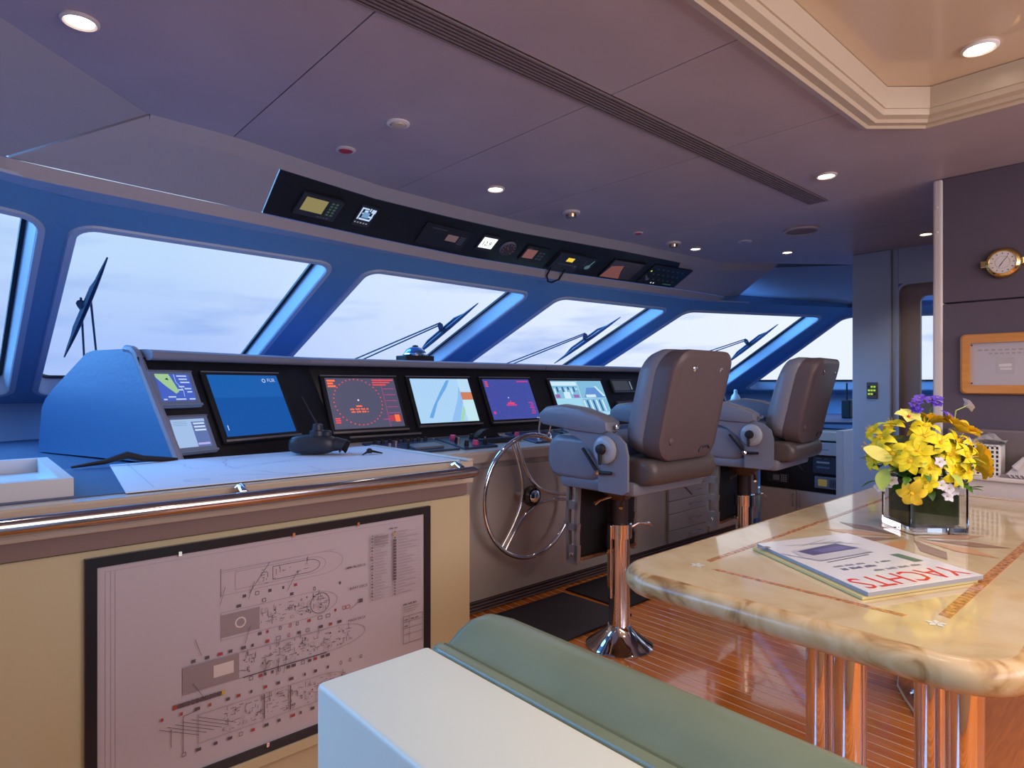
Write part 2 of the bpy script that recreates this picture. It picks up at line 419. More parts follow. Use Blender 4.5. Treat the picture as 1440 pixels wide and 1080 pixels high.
# lip / fascia under the valance
V3_ = lambda x: V2(x) + Vector((0, .012, -.052)); V2b = lambda x: V2(x) + Vector((0, -.004, -.003))
strip('lip_band', fr(-1.2, 5.15, 44), V2b, V3_, VAL, va, thick=.03, nrm=(0, 1, .1))
# right-hand soffit from ceiling edge to the window heads
def quads(bm, rows):
    vs = [[bm.verts.new(p) for p in r] for r in rows]
    for a, b in zip(vs, vs[1:]):
        for i in range(len(a) - 1): bm.faces.new((a[i], a[i + 1], b[i + 1], b[i]))
HEAD = [(-1.0, 2.40), (.30, 3.07), (1.63, 3.16), (3.19, 3.23), (4.70, 3.10), (6.30, 2.40), (7.1, 1.1)]
OUT = [(-.15, 1.0), (0, 1.0), (.0, 1.0), (0, 1.0), (.12, .99), (.50, .88), (.9, .5)]   # outward (downslope) direction at each bay corner
SL = 2.42
def HP(i, z): # point on mullion line i at height z
    s = (1.887 - z) * SL; return Vector((HEAD[i][0] + OUT[i][0] * s, HEAD[i][1] + OUT[i][1] * s, z))
ZT, ZB = 1.960, 1.13
bm = nb(); quads(bm, [[(4.84, 2.27 + .29, 2.199), (5.35, 1.88, 2.199), (6.4, 1.0, 2.199)], [(5.17, 2.80, 2.0), (6.2, 2.28, 2.0), (7.1, 1.0, 2.0)], [HP(4, ZT) + Vector((.35, -.15, 0)), HP(5, ZT), HP(6, ZT)]])
bmesh.ops.solidify(bm, geom=bm.faces[:], thickness=.015); obj('soffit_panel', bm, COLW, va, smooth=True)
# end cheek of the valance box
bm = nb(); prism(bm, [(4.845, V1(4.84).y, 2.195), (4.845, V1(4.84).y + .02, 2.15), (5.16, 2.80, 2.01), (5.16, 2.81, 1.955), (5.17, 2.86, 1.955), (4.90, 2.66, 2.19)], (.012, .01, 0)); obj('valance_end_cap', bm, FRAME, va)
# soffit strip between lip and window sheet, window light put into its pale colour
def Tline(x):
    for i in range(5):
        a, b = HP(i, ZT), HP(i + 1, ZT)
        if x <= b.x or i == 4:
            t = (x - a.x) / (b.x - a.x); return a.lerp(b, t)
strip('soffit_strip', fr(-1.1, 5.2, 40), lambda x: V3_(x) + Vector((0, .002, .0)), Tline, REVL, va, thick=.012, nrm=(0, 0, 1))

# ---- raked window bays
HOLES = [(.10, .955), (.06, .905), (.077, .895), (.106, .905), (.06, .905), (.06, .94)]
def bay(i):
    a, b, c, d = HP(i, ZT), HP(i + 1, ZT), HP(i + 1, ZB), HP(i, ZB)   # TL TR BR BL
    def P(u, v): return (a.lerp(b, u)).lerp(d.lerp(c, u), v)
    nrm = (b - a).cross(d - a).normalized()
    if nrm.z < 0: nrm = -nrm
    u0, u1 = HOLES[i]; v0, v1 = .088, .925
    wd = (b - a).length; ht = (d - a).length; rx = .07 / wd; ry = .07 / ht
    def ring_(g=0, lift=0, n=6):
        out = []
        for cx, cy, a0 in ((u1 - rx, v0 + ry, 270), (u1 - rx, v1 - ry, 0), (u0 + rx, v1 - ry, 90), (u0 + rx, v0 + ry, 180)):
            for k in range(n + 1):
                t = math.radians(a0 + 90 * k / n); out.append(P(cx + (rx + g / wd) * math.cos(t), cy + (ry + g / ht) * math.sin(t)) + nrm * lift)
        return out
    def outer(lift=0, n=6):
        out = []
        for j, (cu, cv) in enumerate(((1, 0), (1, 1), (0, 1), (0, 0))):
            for k in range(n + 1):
                f = k / n
                hu = (lambda t: t)
                if j == 0: uv = (u1 + (1 - u1) * min(1, f * 2), 0 + 0) if f < .5 else (1, (f - .5) * 2 * v0)
                elif j == 1: uv = (1, v1 + (1 - v1) * min(1, f * 2)) if f < .5 else (1 - (f - .5) * 2 * (1 - u1), 1)
                elif j == 2: uv = (u0 * (1 - min(1, f * 2)), 1) if f < .5 else (0, 1 - (f - .5) * 2 * (1 - v1))
                else: uv = (0, v0 * (1 - min(1, f * 2))) if f < .5 else ((f - .5) * 2 * u0, 0)
                out.append(P(*uv) + nrm * lift)
        return out
    wn = structE('window_%d' % (i + 1), P(.5, .5))
    bm = nb(); loft(bm, [outer(.11), outer(0), ring_(.035, 0)], cap=False); obj('frame_panel', bm, FRAME, wn)
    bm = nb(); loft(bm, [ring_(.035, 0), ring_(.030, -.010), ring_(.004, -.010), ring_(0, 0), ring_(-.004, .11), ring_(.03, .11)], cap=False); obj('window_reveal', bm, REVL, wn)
    bm = nb(); loft(bm, [ring_(-.003, .098), ring_(-.022, .098), ring_(-.022, .112), ring_(-.003, .112), ring_(-.003, .098)], cap=False); obj('gasket', bm, GASK, wn)
    bm = nb(); loft(bm, [ring_(-.006, .106), ring_(-.006, .110)]); obj('pane', bm, PANEB, wn)
    return P, nrm
BAY = [bay(i) for i in range(6)]
# dado below the windows, in upholstered panels
for i in range(6):
    a, b = HP(i, ZB), HP(i + 1, ZB)
    bm = nb(); prism(bm, [a, b, b + Vector((.0, -.30, -.30)), a + Vector((0, -.30, -.30))], (0, .02, .01)); obj('dado_panel', bm, FRAMED, va)
    bm = nb(); prism(bm, [a + Vector((0, -.30, -.30)), b + Vector((0, -.30, -.30)), b + Vector((0, -.2, -1.13)), a + Vector((0, -.2, -1.13))], (0, .02, 0)); obj('dado_panel', bm, FRAMED, va)
# left wall (port side) and rear bulkhead, right outer wall
wl_ = structE('wall_left', (-1.4, 0, 1))
obj('wall_panel', box(-1.45, -1.9, 0, -1.3, 2.1, 1.0), COLW, wl_); obj('wall_panel', box(-1.45, -1.9, 1.95, -1.3, 2.1, 2.25), COLW, wl_); obj('wall_panel', box(-1.45, -1.9, 1.0, -1.3, 1.55, 1.95), COLW, wl_)
obj('pane', box(-1.38, 1.55, 1.0, -1.37, 2.1, 1.95), PANEB, wl_)  # port window out of view, added to let blue light in
obj('wall_back', box(-1.45, -2.0, 0, 7.2, -1.85, 2.35), DKW, kind='structure')
# dash shelf between hood and windows
bm = nb(); prism(bm, [(-1.2, 2.66, .905), (-1.2, 3.6, .905), (.3, 4.6, .905), (3.2, 4.75, .905), (4.9, 4.6, .905), (6.8, 3.6, .905), (7.4, 2.4, .905), (5.72, 1.9, .905), (5.3, 2.66, .905), (5.2, 2.95, .905), (4.86, 3.04, .905), (1.45, 3.06, .905), (.70, 2.76, .905), (.2, 2.66, .905)], (0, 0, .02))
obj('trim_3', bm, SHELF, kind='structure')

# ---- right side: column, door, partition
wr = structE('wall_right', (4.95, 1, 1.1))
obj('column_panel', box(4.93, 1.50, 0, 5.25, 1.755, 2.2, bev=.008), COLW, wr)
obj('wall_panel', box(4.955, 1.462, 0, 5.25, 1.497, 2.2), COLW, wr)
obj('wall_panel', box(4.955, .55, 1.955, 5.25, 1.46, 2.2), COLW, wr)
obj('wall_panel', box(4.955, -1.8, 0, 5.25, .55, 2.2), COLW, wr)
dr = structE('door_1', (4.98, 1.0, 1))
def frame_loop(x, y0, z0, y1, z1, r, n=5): return [(x, a, b) for a, b in rr(y0, z0, y1, z1, r, n)]
bm = nb(); A = frame_loop(0, .57, .02, 1.455, 1.945, .06); B = frame_loop(0, .78, 1.14, 1.335, 1.86, .04)
sh = lambda lp, x: [(x, p[1], p[2]) for p in lp]
loft(bm, [sh(A, 5.02), sh(A, 4.985), sh(B, 4.985), sh(B, 5.02), sh(A, 5.02)], cap=False); obj('door_leaf', bm, DOORM, dr)
bm = nb(); A2 = frame_loop(0, .555, .0, 1.468, 1.96, .07); loft(bm, [sh(A, 4.99), sh(A, 4.948), sh(A2, 4.948), sh(A2, 4.99), sh(A, 4.99)], cap=False); obj('door_frame', bm, COLW, dr)
bm = nb(); loft(bm, [sh(B, 5.0), sh(B, 5.006)]); obj('pane', bm, PANEB, dr)
wp = structE('wall_partition', (3.45, -.4, 1.1))
obj('wall_panel', box(3.41, -1.84, 1.624, 3.50, .822, 2.198, bev=.003, seg=1), DKW, wp)
obj('wall_panel', box(3.41, -1.84, .0, 3.50, .822, 1.618, bev=.003, seg=1), DKW, wp)
obj('edge_trim', box(3.402, .822, 0, 3.51, .862, 2.199, bev=.012, seg=3), LTW, wp)
for z in (2.07, 1.955): obj('screw_cap', lathe(nb(), (3.402, .842, z), [(.005, 0), (.005, -.003), (.001, -.004)], 10, 'X'), WHT, wp)
sw = thing('switch_panel', (4.93, 1.615, 1.20), 'small grey switch panel with lit green buttons on the tall column', 'switch')
obj('plate', box(4.922, 1.585, 1.143, 4.9295, 1.655, 1.262, bev=.003, seg=1), mat('plate_grey', (.12, .13, .15), .4), sw)
for r_ in range(3):
    for c_ in range(3): obj('button', box(4.917, 1.596 + c_ * .018, 1.172 + r_ * .026, 4.9225, 1.608 + c_ * .018, 1.184 + r_ * .026), em('green', (.5, .75, .05), .9) if (r_ + c_) % 4 else DEV, sw)

# ---- ceiling fixtures
def downlight(x, y, z, label, r=.045, E=6, spot=1.9):
    t = thing('downlight', (x, y, z), label, 'ceiling light', 'recessed ceiling downlights')
    obj('bezel', lathe(nb(), (x, y, z), [(r, -.0005), (r, -.006), (r * .86, -.010), (r * .74, -.006), (r * .72, -.001)], 28), WHT if z > 2.25 else LTW, t, smooth=True)
    obj('lens', lathe(nb(), (x, y, z), [(r * .73, -.0015), (r * .73, -.0045), (r * .4, -.006)], 24), LENS, t)
    l = lamp('SPOT', 'downlight_lamp', (0, 0, -.02), E, WARM, spot_size=spot, spot_blend=.7, shadow_soft_size=.04); l.parent = t
    return t
downlight(.244, 1.965, 2.2, 'bright downlight alone at the far left of the ceiling, large and near', E=5)
downlight(1.958, 2.31, 2.2, 'downlight at the ceiling front, above the middle of the black instrument panel', E=3)
downlight(2.954, 1.161, 2.2, 'downlight behind the end of the long slot grille', E=9)
downlight(3.864, 2.396, 2.2, 'small distant downlight above the right end of the instrument panel', .04, E=4)
downlight(4.456, 2.02, 2.2, 'small distant downlight above the far right window', .04, E=4)
downlight(4.564, 1.191, 2.2, 'small distant downlight in front of the door', .04, E=9)
downlight(2.381, .477, 2.30, 'large bright downlight in the cream raised ceiling over the table', .05, E=16)
downlight(1.15, .477, 2.30, 'downlight in the cream raised ceiling, out of view above the settee', .05, E=13)
def disc_fix(name, x, y, prof, ms, label, cat):
    t = thing(name, (x, y, 2.2), label, cat)
    for nm, pr, m in zip(('ring', 'core'), prof, ms): obj(nm, lathe(nb(), (x, y, 2.2), pr, 26), m, t, smooth=True)
disc_fix('ceiling_disc', 1.204, 1.968, [[(.042, -.0005), (.042, -.005), (.030, -.008), (.029, -.0005)], [(.029, -.001), (.026, -.012), (.01, -.014)]], (WHT, CREAMT), 'pale round ceiling disc beyond the red alarm disc', 'ceiling fitting')
disc_fix('alarm_disc', 1.181, 2.331, [[(.040, -.0005), (.040, -.005), (.028, -.008), (.027, -.0005)], [(.027, -.001), (.024, -.010), (.008, -.012)]], (LTW, REDD), 'red alarm disc on the ceiling near the left end of the instrument panel', 'alarm')
disc_fix('smoke_detector', 2.538, 2.349, [[(.05, -.0005), (.05, -.012), (.035, -.015)], [(.03, -.014), (.027, -.032), (.012, -.034)]], (LTW, COPPER), 'round smoke detector above the middle of the instrument panel', 'smoke detector')
disc_fix('smoke_detector', 3.60, 2.40, [[(.05, -.0005), (.05, -.012), (.035, -.015)], [(.03, -.014), (.027, -.032), (.012, -.034)]], (LTW, COPPER), 'round smoke detector above the right end of the instrument panel', 'smoke detector')
disc_fix('alarm_disc', 3.20, 2.39, [[(.030, -.0005), (.030, -.005), (.024, -.007)], [(.022, -.006), (.019, -.011), (.006, -.012)]], (LTW, REDD), 'tiny red ceiling disc between the two smoke detectors', 'alarm')
disc_fix('ceiling_disc', 3.92, 2.06, [[(.045, -.0005), (.045, -.006), (.03, -.008)], [(.029, -.007), (.02, -.010), (.01, -.011)]], (LTW, CEIL), 'flat round ceiling plate beyond the oval speaker', 'ceiling fitting')
t = thing('ceiling_speaker', (3.90, 1.68, 2.2), 'wide round speaker grille on the ceiling beyond the slot grille end', 'speaker')
obj('rim', lathe(nb(), (3.9, 1.68, 2.2), [(.105, -.0005), (.105, -.008), (.09, -.012), (.088, -.001)], 32), CEIL, t, smooth=True)
obj('grille', lathe(nb(), (3.9, 1.68, 2.2), [(.087, -.002), (.086, -.008), (.03, -.010)], 32), mat('speaker_cloth', (.25, .2, .22), .8), t)

# ================================================================== OVERHEAD INSTRUMENT PANEL
oh = thing('instrument_panel', (2.5, 2.75, 2.08), 'long black overhead instrument panel below the ceiling edge, above the windows', 'instrument panel')
VX = fr(VX0, VX1, 30)
def Pv(x, v): return V1(x).lerp(V2(x + .20 * (max(0, x - VX0) / (VX1 - VX0)) * 1.0), v)
bm = nb(); loops = []
for x in VX:
    a = Pv(x, .015); b = Pv(x, .985); nn = Vector((0, .5, .8)) * .012; loops.append([a - nn * .2, b - nn * .2, b + nn, a + nn])
loft(bm, loops); obj('panel', bm, BLK, oh)
def vf(x, v, w_=.1):
    o = Pv(x, v); U = Pv(x + w_, v) - o; Vv = Pv(x, v - .3) - o
    F = mkF(o, U, Vv); 
    if F[3].z > 0: F = (F[0], F[1], F[2], -F[3])
    return F
def inst(name, x, v, wd, ht, label, cat, body=DEV, n1=.012, r=.006):
    F = vf(x, v, wd); t = thing(name, F[0], label, cat); obj('housing', slab(F, 0, 0, wd, ht, -.002, n1, r=r), body, t, smooth=False)
    f = Flat(F[0] + F[3] * n1, F[1], F[2]); f.N = F[3]
    return t, f, F
G1 = mat('dim_button', (.10, .15, .14), .5); G2 = mat('faint_print', (.14, .15, .2), .5)
t, f, F = inst('plotter_display', 1.135, .80, .215, .125, 'small display with yellow lit screen, leftmost in the overhead panel', 'display', n1=.014)
f.rect(.022, .03, .135, .108, em('amber', (.36, .30, .12), .75)); f.done('screen', t)
f = Flat(F[0] + F[3] * .014, F[1], F[2]); f.N = F[3]
for i in range(5):
    for j in range(2): f.rect(.155 + j * .022, .03 + i * .017, .169 + j * .022, .040 + i * .017, em('dim_green', (.08, .16, .11), .5))
for i in range(4): f.rect(.12 + i * .016, .01, .13 + i * .016, .016, G2)
f.done('keypad', t)
t, f, F = inst('heading_display', 1.435, .76, .10, .125, 'small square display with bright white-blue graphics, right of the yellow display', 'display', n1=.008)
HB = em('ice', (.55, .72, 1.0), .95)
for (a, b, c, d) in ((.008, .04, .016, .11), (.008, .104, .05, .112), (.03, .085, .05, .10), (.055, .095, .062, .115), (.068, .09, .092, .112), (.05, .06, .09, .07), (.02, .04, .086, .05), (.08, .05, .088, .09), (.022, .075, .045, .082), (.03, .055, .06, .063)): f.rect(a, b, c, d, HB)
f.rect(.028, .055, .066, .088, em('steel_blue', (.20, .42, .72), .8))
for i in range(5): f.rect(.006 + i * .017, .018, .015 + i * .017, .026, em('dim_white', (.5, .5, .6), .5))
f.done('screen', t)
t, f, F = inst('recorder_unit', 1.82, .86, .33, .145, 'dark wide unit with small brown screen, left of the glowing white display', 'display', body=mat('unit_black', (.018, .022, .028), .35), n1=.01)
f.rect(.175, .055, .255, .10, em('brown_lcd', (.17, .10, .11), .8)); f.done('screen', t)
f = Flat(F[0] + F[3] * .01, F[1], F[2]); f.N = F[3]
for i in range(5):
    for j in range(3): f.rect(.268 + j * .014, .045 + i * .012, .278 + j * .014, .053 + i * .012, G2)
for i in range(7): f.rect(.05 + i * .015, .118, .06 + i * .015, .124, G2)
f.done('keypad', t)
t, f, F = inst('depth_display', 2.225, .70, .12, .12, 'small square display glowing white with the number 12.9', 'display', n1=.01)
f.rect(.010, .022, .110, .105, em('white', (.92, .95, 1.0), 1.25)); f.text('12.9', .020, .042, .050, BLKM, xs=.80); f.done('screen', t)
F = vf(2.46, .52); t = thing('round_gauge', F[0], 'round dial gauge right of the glowing white display', 'gauge')
def disc_on(F, cx, cy, r, n0, n1, m, name, par, r2=None):
    bm = nb(); lp = lambda rr_, h: [F[0] + F[1] * (cx + rr_ * math.cos(2 * PI * k / 24)) + F[2] * (cy + rr_ * math.sin(2 * PI * k / 24)) + F[3] * h for k in range(24)]
    loft(bm, [lp(r, n0), lp(r2 or r, n1)]); return obj(name, bm, m, par, smooth=True)
disc_on(F, .0, .0, .058, -.002, .014, DEVG, 'bezel', t, .05); disc_on(F, 0, 0, .048, .012, .016, mat('dial_face', (.07, .04, .05), .4), 'dial', t)
f = Flat(F[0] + F[3] * .016, F[1], F[2]); f.N = F[3]
for k in range(9):
    a = math.radians(-40 + k * 32); f.line([(.034 * math.cos(a), .034 * math.sin(a)), (.044 * math.cos(a), .044 * math.sin(a))], .003, mat('dial_mark', (.5, .45, .5), .5))
f.line([(0, 0), (-.022, .022)], .003, mat('needle', (.6, .25, .2), .5)); f.done('dial_print', t)
t, f, F = inst('reddish_display', 2.555, .80, .19, .13, 'small display with dull red screen, right of the round gauge', 'display', body=mat('unit_black', (.018, .022, .028), .35), n1=.012)
f.rect(.012, .03, .098, .105, em('dull_red', (.26, .10, .09), .8)); f.rect(.02, .112, .045, .118, G2); f.done('screen', t)
f = Flat(F[0] + F[3] * .012, F[1], F[2]); f.N = F[3]
for i in range(3):
    for j in range(2): f.rect(.12 + j * .028, .03 + i * .025, .14 + j * .028, .045 + i * .025, G1)
f.done('keypad', t)
t, f, F = inst('radio_unit', 2.80, .93, .24, .17, 'black radio set with small yellow display and hand microphone cord hanging below', 'radio', n1=.02)
f.rect(.09, .105, .15, .14, em('yellow', (.85, .60, .05), 1.0)); f.done('screen', t)
f = Flat(F[0] + F[3] * .02, F[1], F[2]); f.N = F[3]
for i in range(8): f.rect(.05 + i * .02, .07, .062 + i * .02, .08, G2)
f.disc(.205, .07, .012, G2); f.done('keypad', t)
o0 = F[0] + F[3] * .018
obj('microphone_cord', tube(nb(), [o0 + F[1] * .02 + F[2] * .03, o0 + F[1] * .02 - F[2] * .03 + F[3] * .02, o0 + F[1] * .06 - F[2] * .075 + F[3] * .03, o0 + F[1] * .10 - F[2] * .08 + F[3] * .03, o0 + F[1] * .15 - F[2] * .05 + F[3] * .02, o0 + F[1] * .15 + F[2] * .03], .006, 8), BLKM, t, smooth=True)
t, f, F = inst('joystick_panel', 3.06, .78, .11, .12, 'small dark panel with a pale toggle, right of the radio set', 'control', n1=.006)
for a, b in ((.02, .04), (.02, .06), (.02, .08)): f.rect(a, b, a + .008, b + .012, G2)
f.disc(.07, .03, .022, em('teal_dim', (.10, .17, .20), .7)); f.line([(.075, .04), (.085, .1)], .006, em('teal', (.15, .35, .38), .7)); f.done('panel_marks', t)
t, f, F = inst('large_display', 3.26, .93, .32, .20, 'large dim display with a painted reddish reflection near the right end of the overhead panel', 'display', body=BLK, n1=.01, r=.004)
f.rect(.01, .01, .31, .192, mat('dim_screen', (.10, .09, .11), .12)); f.poly([(.01, .01), (.20, .01), (.155, .09), (.135, .15), (.03, .13)], em('painted_reflection', (.22, .075, .065), .8)); f.done('screen', t)  # reflection painted on the screen as a glowing red patch
t, f, F = inst('switchboard', 3.64, .93, .44, .21, 'black switchboard with knobs and lamps at the right end of the overhead panel', 'control panel', body=BLK, n1=.008, r=.004)
for i in range(6):
    for j in range(3): f.rect(.07 + i * .055, .05 + j * .055, .09 + i * .055, .066 + j * .055, G1)
f.disc(.03, .14, .007, em('lamp_y', (.8, .8, .1), 1)); f.rect(.14, .012, .152, .024, em('lamp_w', (.8, .85, 1), 1)); f.rect(.17, .012, .18, .024, em('lamp_w', (.8, .85, 1), 1))
for i in range(5): f.rect(.28 + i * .02, .02, .29 + i * .02, .026, em('gr', (.1, .4, .2), .6))
f.done('switch_rows', t)
disc_on(F, .055, .06, .014, .008, .022, STEEL, 'knob', t); 

# ================================================================== CONSOLE
HZ = 1.386
con = thing('helm_console', (3.2, 2.9, 0), 'long helm console with taupe front, grey hood and black monitor fascia under the windows', 'console')
PB = [(.645, 2.712), (1.50, 3.03), (4.86, 3.03), (5.24, 2.889)]        # fascia foot (z .935)
PT = [(.555, 2.917), (1.41, 3.235), (4.95, 3.235), (5.33, 3.094)]      # fascia head (z 1.36)
def fas(i, zb=.93, zt=1.36):
    a = Vector((*PB[i], zb)); b = Vector((*PB[i + 1], zb)); c = Vector((*PT[i + 1], zt)); d = Vector((*PT[i], zt)); return a, b, c, d
for i in range(3):
    a, b, c, d = fas(i); bm = nb(); prism(bm, [a, b, c, d], (0, .03, 0)); obj('fascia', bm, BLK, con)
# hood: rolled front edge + top, four segments
HS = [(0, PT[0], PT[1]), (1, PT[1], (3.18, 3.235)), (2, (3.18, 3.235), PT[2]), (3, PT[2], PT[3])]
for k, p, q in HS:
    p = Vector((*p, 0)); q = Vector((*q, 0)); u = (q - p).normalized(); n_ = Vector((-u.y, u.x, 0))
    g = .003; prof = [(-.035, 1.350), (-.045, 1.357), (-.050, 1.370), (-.046, 1.383), (-.03, 1.391), (.0, 1.394), (.27, 1.394), (.30, 1.37), (.30, 1.355), (-.02, 1.348)]
    lp = lambda o_: [o_ + n_ * a + Vector((0, 0, z)) for a, z in prof]
    obj('hood', loft(nb(), [lp(p + u * (g if k else .035)), lp(q - u * g)]), HOOD, con, smooth=True)
# rear of the hood
bm = nb(); prism(bm, [(.45, 3.24, 1.36), (1.33, 3.52, 1.36), (1.25, 3.98, .93), (.33, 3.66, .93)], (0, .02, 0)); obj('hood_back', bm, CONS, con)
bm = nb(); prism(bm, [(1.33, 3.52, 1.36), (5.2, 3.52, 1.36), (5.2, 3.98, .93), (1.25, 3.98, .93)], (0, .02, 0)); obj('hood_back', bm, CONS, con)
# cheek at the left end
ck = [(.642 - .318 * q, 2.665 + .948 * q, z) for q, z in ((0, .935), (.300, 1.375), (.325, 1.390), (.375, 1.396), (.60, 1.396), (.66, 1.386), (.955, 1.225), (1.02, 1.18), (1.055, 1.14), (1.09, .93))]
bm = nb(); prism(bm, ck, (.03, .01, 0)); obj('console_cheek', bm, CONS, con)
obj('cheek_edge', tube(nb(), [Vector(p) + Vector((.014, 0, 0)) for p in ck[:4]], .018, 8), HOOD, con, smooth=True)
ckr = [(5.245 + .33 * q, 2.885 + .94 * q, z) for q, z in ((0, .93), (.215, 1.36), (.23, 1.394), (.53, 1.394), (.9, 1.18), (1.0, .93))]
obj('console_cheek', prism(nb(), ckr, (.03, 0, 0)), CONS, con)
# main body and counter
obj('body', box(1.52, 2.66, .07, 5.27, 3.02, .82), CAB, con)
obj('kick_plate', box(1.52, 2.70, .0, 5.27, 3.0, .07), BLKM, con)
for k in range(4): obj('kick_groove', box(1.52, 2.655 + .004 * k, .006 + k * .016, 5.27, 2.70, .015 + k * .016), mat('kick_grey', (.18, .15, .17), .4), con)
bm = nb(); prism(bm, [(1.50, 2.615, .825), (1.50, 2.615, .872), (1.50, 2.625, .885), (1.50, 2.66, .888), (1.50, 3.06, .94), (1.50, 3.06, .825)], (3.78, 0, 0)); obj('countertop', bm, COUNT, con)
# doors and drawers on the front
def fp(x0, x1, z0, z1, nm='door'): return obj(nm, box(x0 + .002, 2.640, z0 + .002, x1 - .002, 2.659, z1 - .002, bev=.002, seg=1), CAB, con)
fp(1.53, 3.34, .075, .79, 'front_panel'); fp(3.34, 3.86, .075, .79)
for a, b in ((.075, .165), (.165, .29), (.29, .385), (.385, .485), (.485, .60), (.60, .79)):
    d = fp(3.90, 4.42, a, b, 'drawer')
    zc = (a + b) / 2
    obj('handle', tube(nb(), [(4.17, 2.64, zc), (4.17, 2.615, zc), (4.31, 2.615, zc), (4.31, 2.64, zc)], .005, 8), STEEL, d, smooth=True)
fp(4.46, 5.26, .075, .79)
# fascia frame transforms
def ff(i, u, z, off=0):
    a, b, c, d = fas(i); t = (z - .93) / .43; p = a.lerp(d, t); U = (b - a).normalized(); Vv = (d - a)
    F = mkF(p, U, Vv - U * Vv.dot(U)); 
    if F[3].y > 0: F = (F[0], F[1], F[2], -F[3])
    F = (F[0] + F[1] * u + F[3] * off, F[1], F[2], F[3]); return F
def xf(x, z, off=0): # on middle fascia by world X
    a, b, c, d = fas(1); t = (z - .93) / .43; y = a.y + (d.y - a.y) * t
    F = mkF((x, y, z), (1, 0, 0), (0, d.y - a.y, .43)); 
    if F[3].y > 0: F = (F[0], F[1], F[2], -F[3])
    return (F[0] + F[3] * off, F[1], F[2], F[3])
def monitor(F, wd, ht, label, draw, body=BLKM, name='monitor', lip=STEEL, bez=.022):
    t = thing(name, F[0], label, 'monitor')
    obj('housing', slab(F, -bez, -bez * 1.3, wd + bez, ht + bez, 0, .018, bev=.004), body, t)
    obj('bottom_lip', slab(F, -bez * .6, -bez * 1.1, wd + bez, -bez * .65, .018, .024), lip, t)
    obj('top_lip', slab(F, -bez, ht + bez * .55, wd + bez, ht + bez * .8, .018, .021), DEVG, t)
    f = Flat(F[0] + F[3] * .018, F[1], F[2]); f.N = F[3]; draw(f, wd, ht); f.done('screen', t)
    return t, F
RD = em('red', (.85, .07, .08), 1.1); RDO = em('orange', (1.0, .16, .05), 1.2); MAG = em('magenta', (.75, .05, .28), .9)
def d_radar(f, w_, h):
    f.rect(0, 0, w_, h, em('radar_bg', (.085, .085, .15), 1.0))
    cx, cy, r = w_ * .40, h * .52, h * .455
    for k in range(36):
        a = 2 * PI * k / 36; x, y = cx + r * 1.05 * math.cos(a), cy + r * math.sin(a); f.rect(x - .0035, y - .0035, x + .0035, y + .0035, RD)
    f.line([(w_ * .785, h), (w_ * .785, 0)], .002, MAG)
    for k in range(5): f.line([(w_ * .80, h * (.78 - k * .125)), (w_ * .97, h * (.78 - k * .125))], .003, MAG)
    for k in range(3): f.rect(w_ * .02, h * (.93 - k * .055), w_ * (.13 - .03 * (k % 2)), h * (.965 - k * .055), RDO)
    for k in range(3): f.rect(w_ * .66, h * (.95 - k * .05), w_ * (.98 - .06 * k), h * (.975 - k * .05), RD)
    f.disc(cx, cy + .01, .005, em('lamp_w', (.8, .85, 1), 1)); f.rect(cx - .02, cy - .03, cx + .015, cy - .022, RDO)
    f.marks(cx - .060, cy - .048, 17, .0065, .010, RDO); f.marks(cx - .056, cy - .064, 16, .0065, .010, RDO)
    f.rect(w_ * .80, h * .11, w_ * .97, h * .23, em('red_dim', (.45, .05, .08), 1)); f.rect(w_ * .88, h * .10, w_ * .95, h * .24, RDO); f.rect(w_ * .70, h * .15, w_ * .80, h * .162, MAG)
    for k in range(3): f.rect(w_ * .03, h * (.11 + k * .04), w_ * .10, h * (.135 + k * .04), RD)
def d_chart(f, w_, h):
    f.rect(0, 0, w_, h, em('chart_ice', (.42, .66, .92), 1.0)); B = em('chart_blue', (.14, .38, .78), 1.0); Lb = em('chart_lb', (.28, .52, .88), 1)
    f.poly([(w_ * .16, h * .12), (w_ * .22, h * .10), (w_ * .36, h * .45), (w_ * .58, h * .80), (w_ * .66, h * .97), (w_ * .60, h * .96), (w_ * .44, h * .68), (w_ * .28, h * .38)], B)
    f.poly([(w_ * .52, h * .02), (w_ * .66, h * .02), (w_ * .76, h * .32), (w_ * .86, h * .62), (w_ * .80, h * .84), (w_ * .72, h * .52), (w_ * .60, h * .22)], Lb)
    f.poly([(w_ * .66, h * .02), (w_ * .72, h * .02), (w_ * .82, h * .30), (w_ * .78, h * .34)], em('chart_green', (.35, .68, .45), 1))
    f.rect(w_ * .80, 0, w_, h * .50, em('pale', (.55, .80, .88), 1)); f.rect(w_ * .80, h * .50, w_, h * .68, em('rust', (.62, .22, .12), 1)); f.rect(w_ * .80, h * .69, w_, h, em('pale2', (.50, .72, .92), 1))
    for k in range(9): a = k * .11; f.line([(w_ * (.02 + a * .6), h * .95), (w_ * (.1 + a * .5), h * (.6 - a * .3))], .0012, Lb)
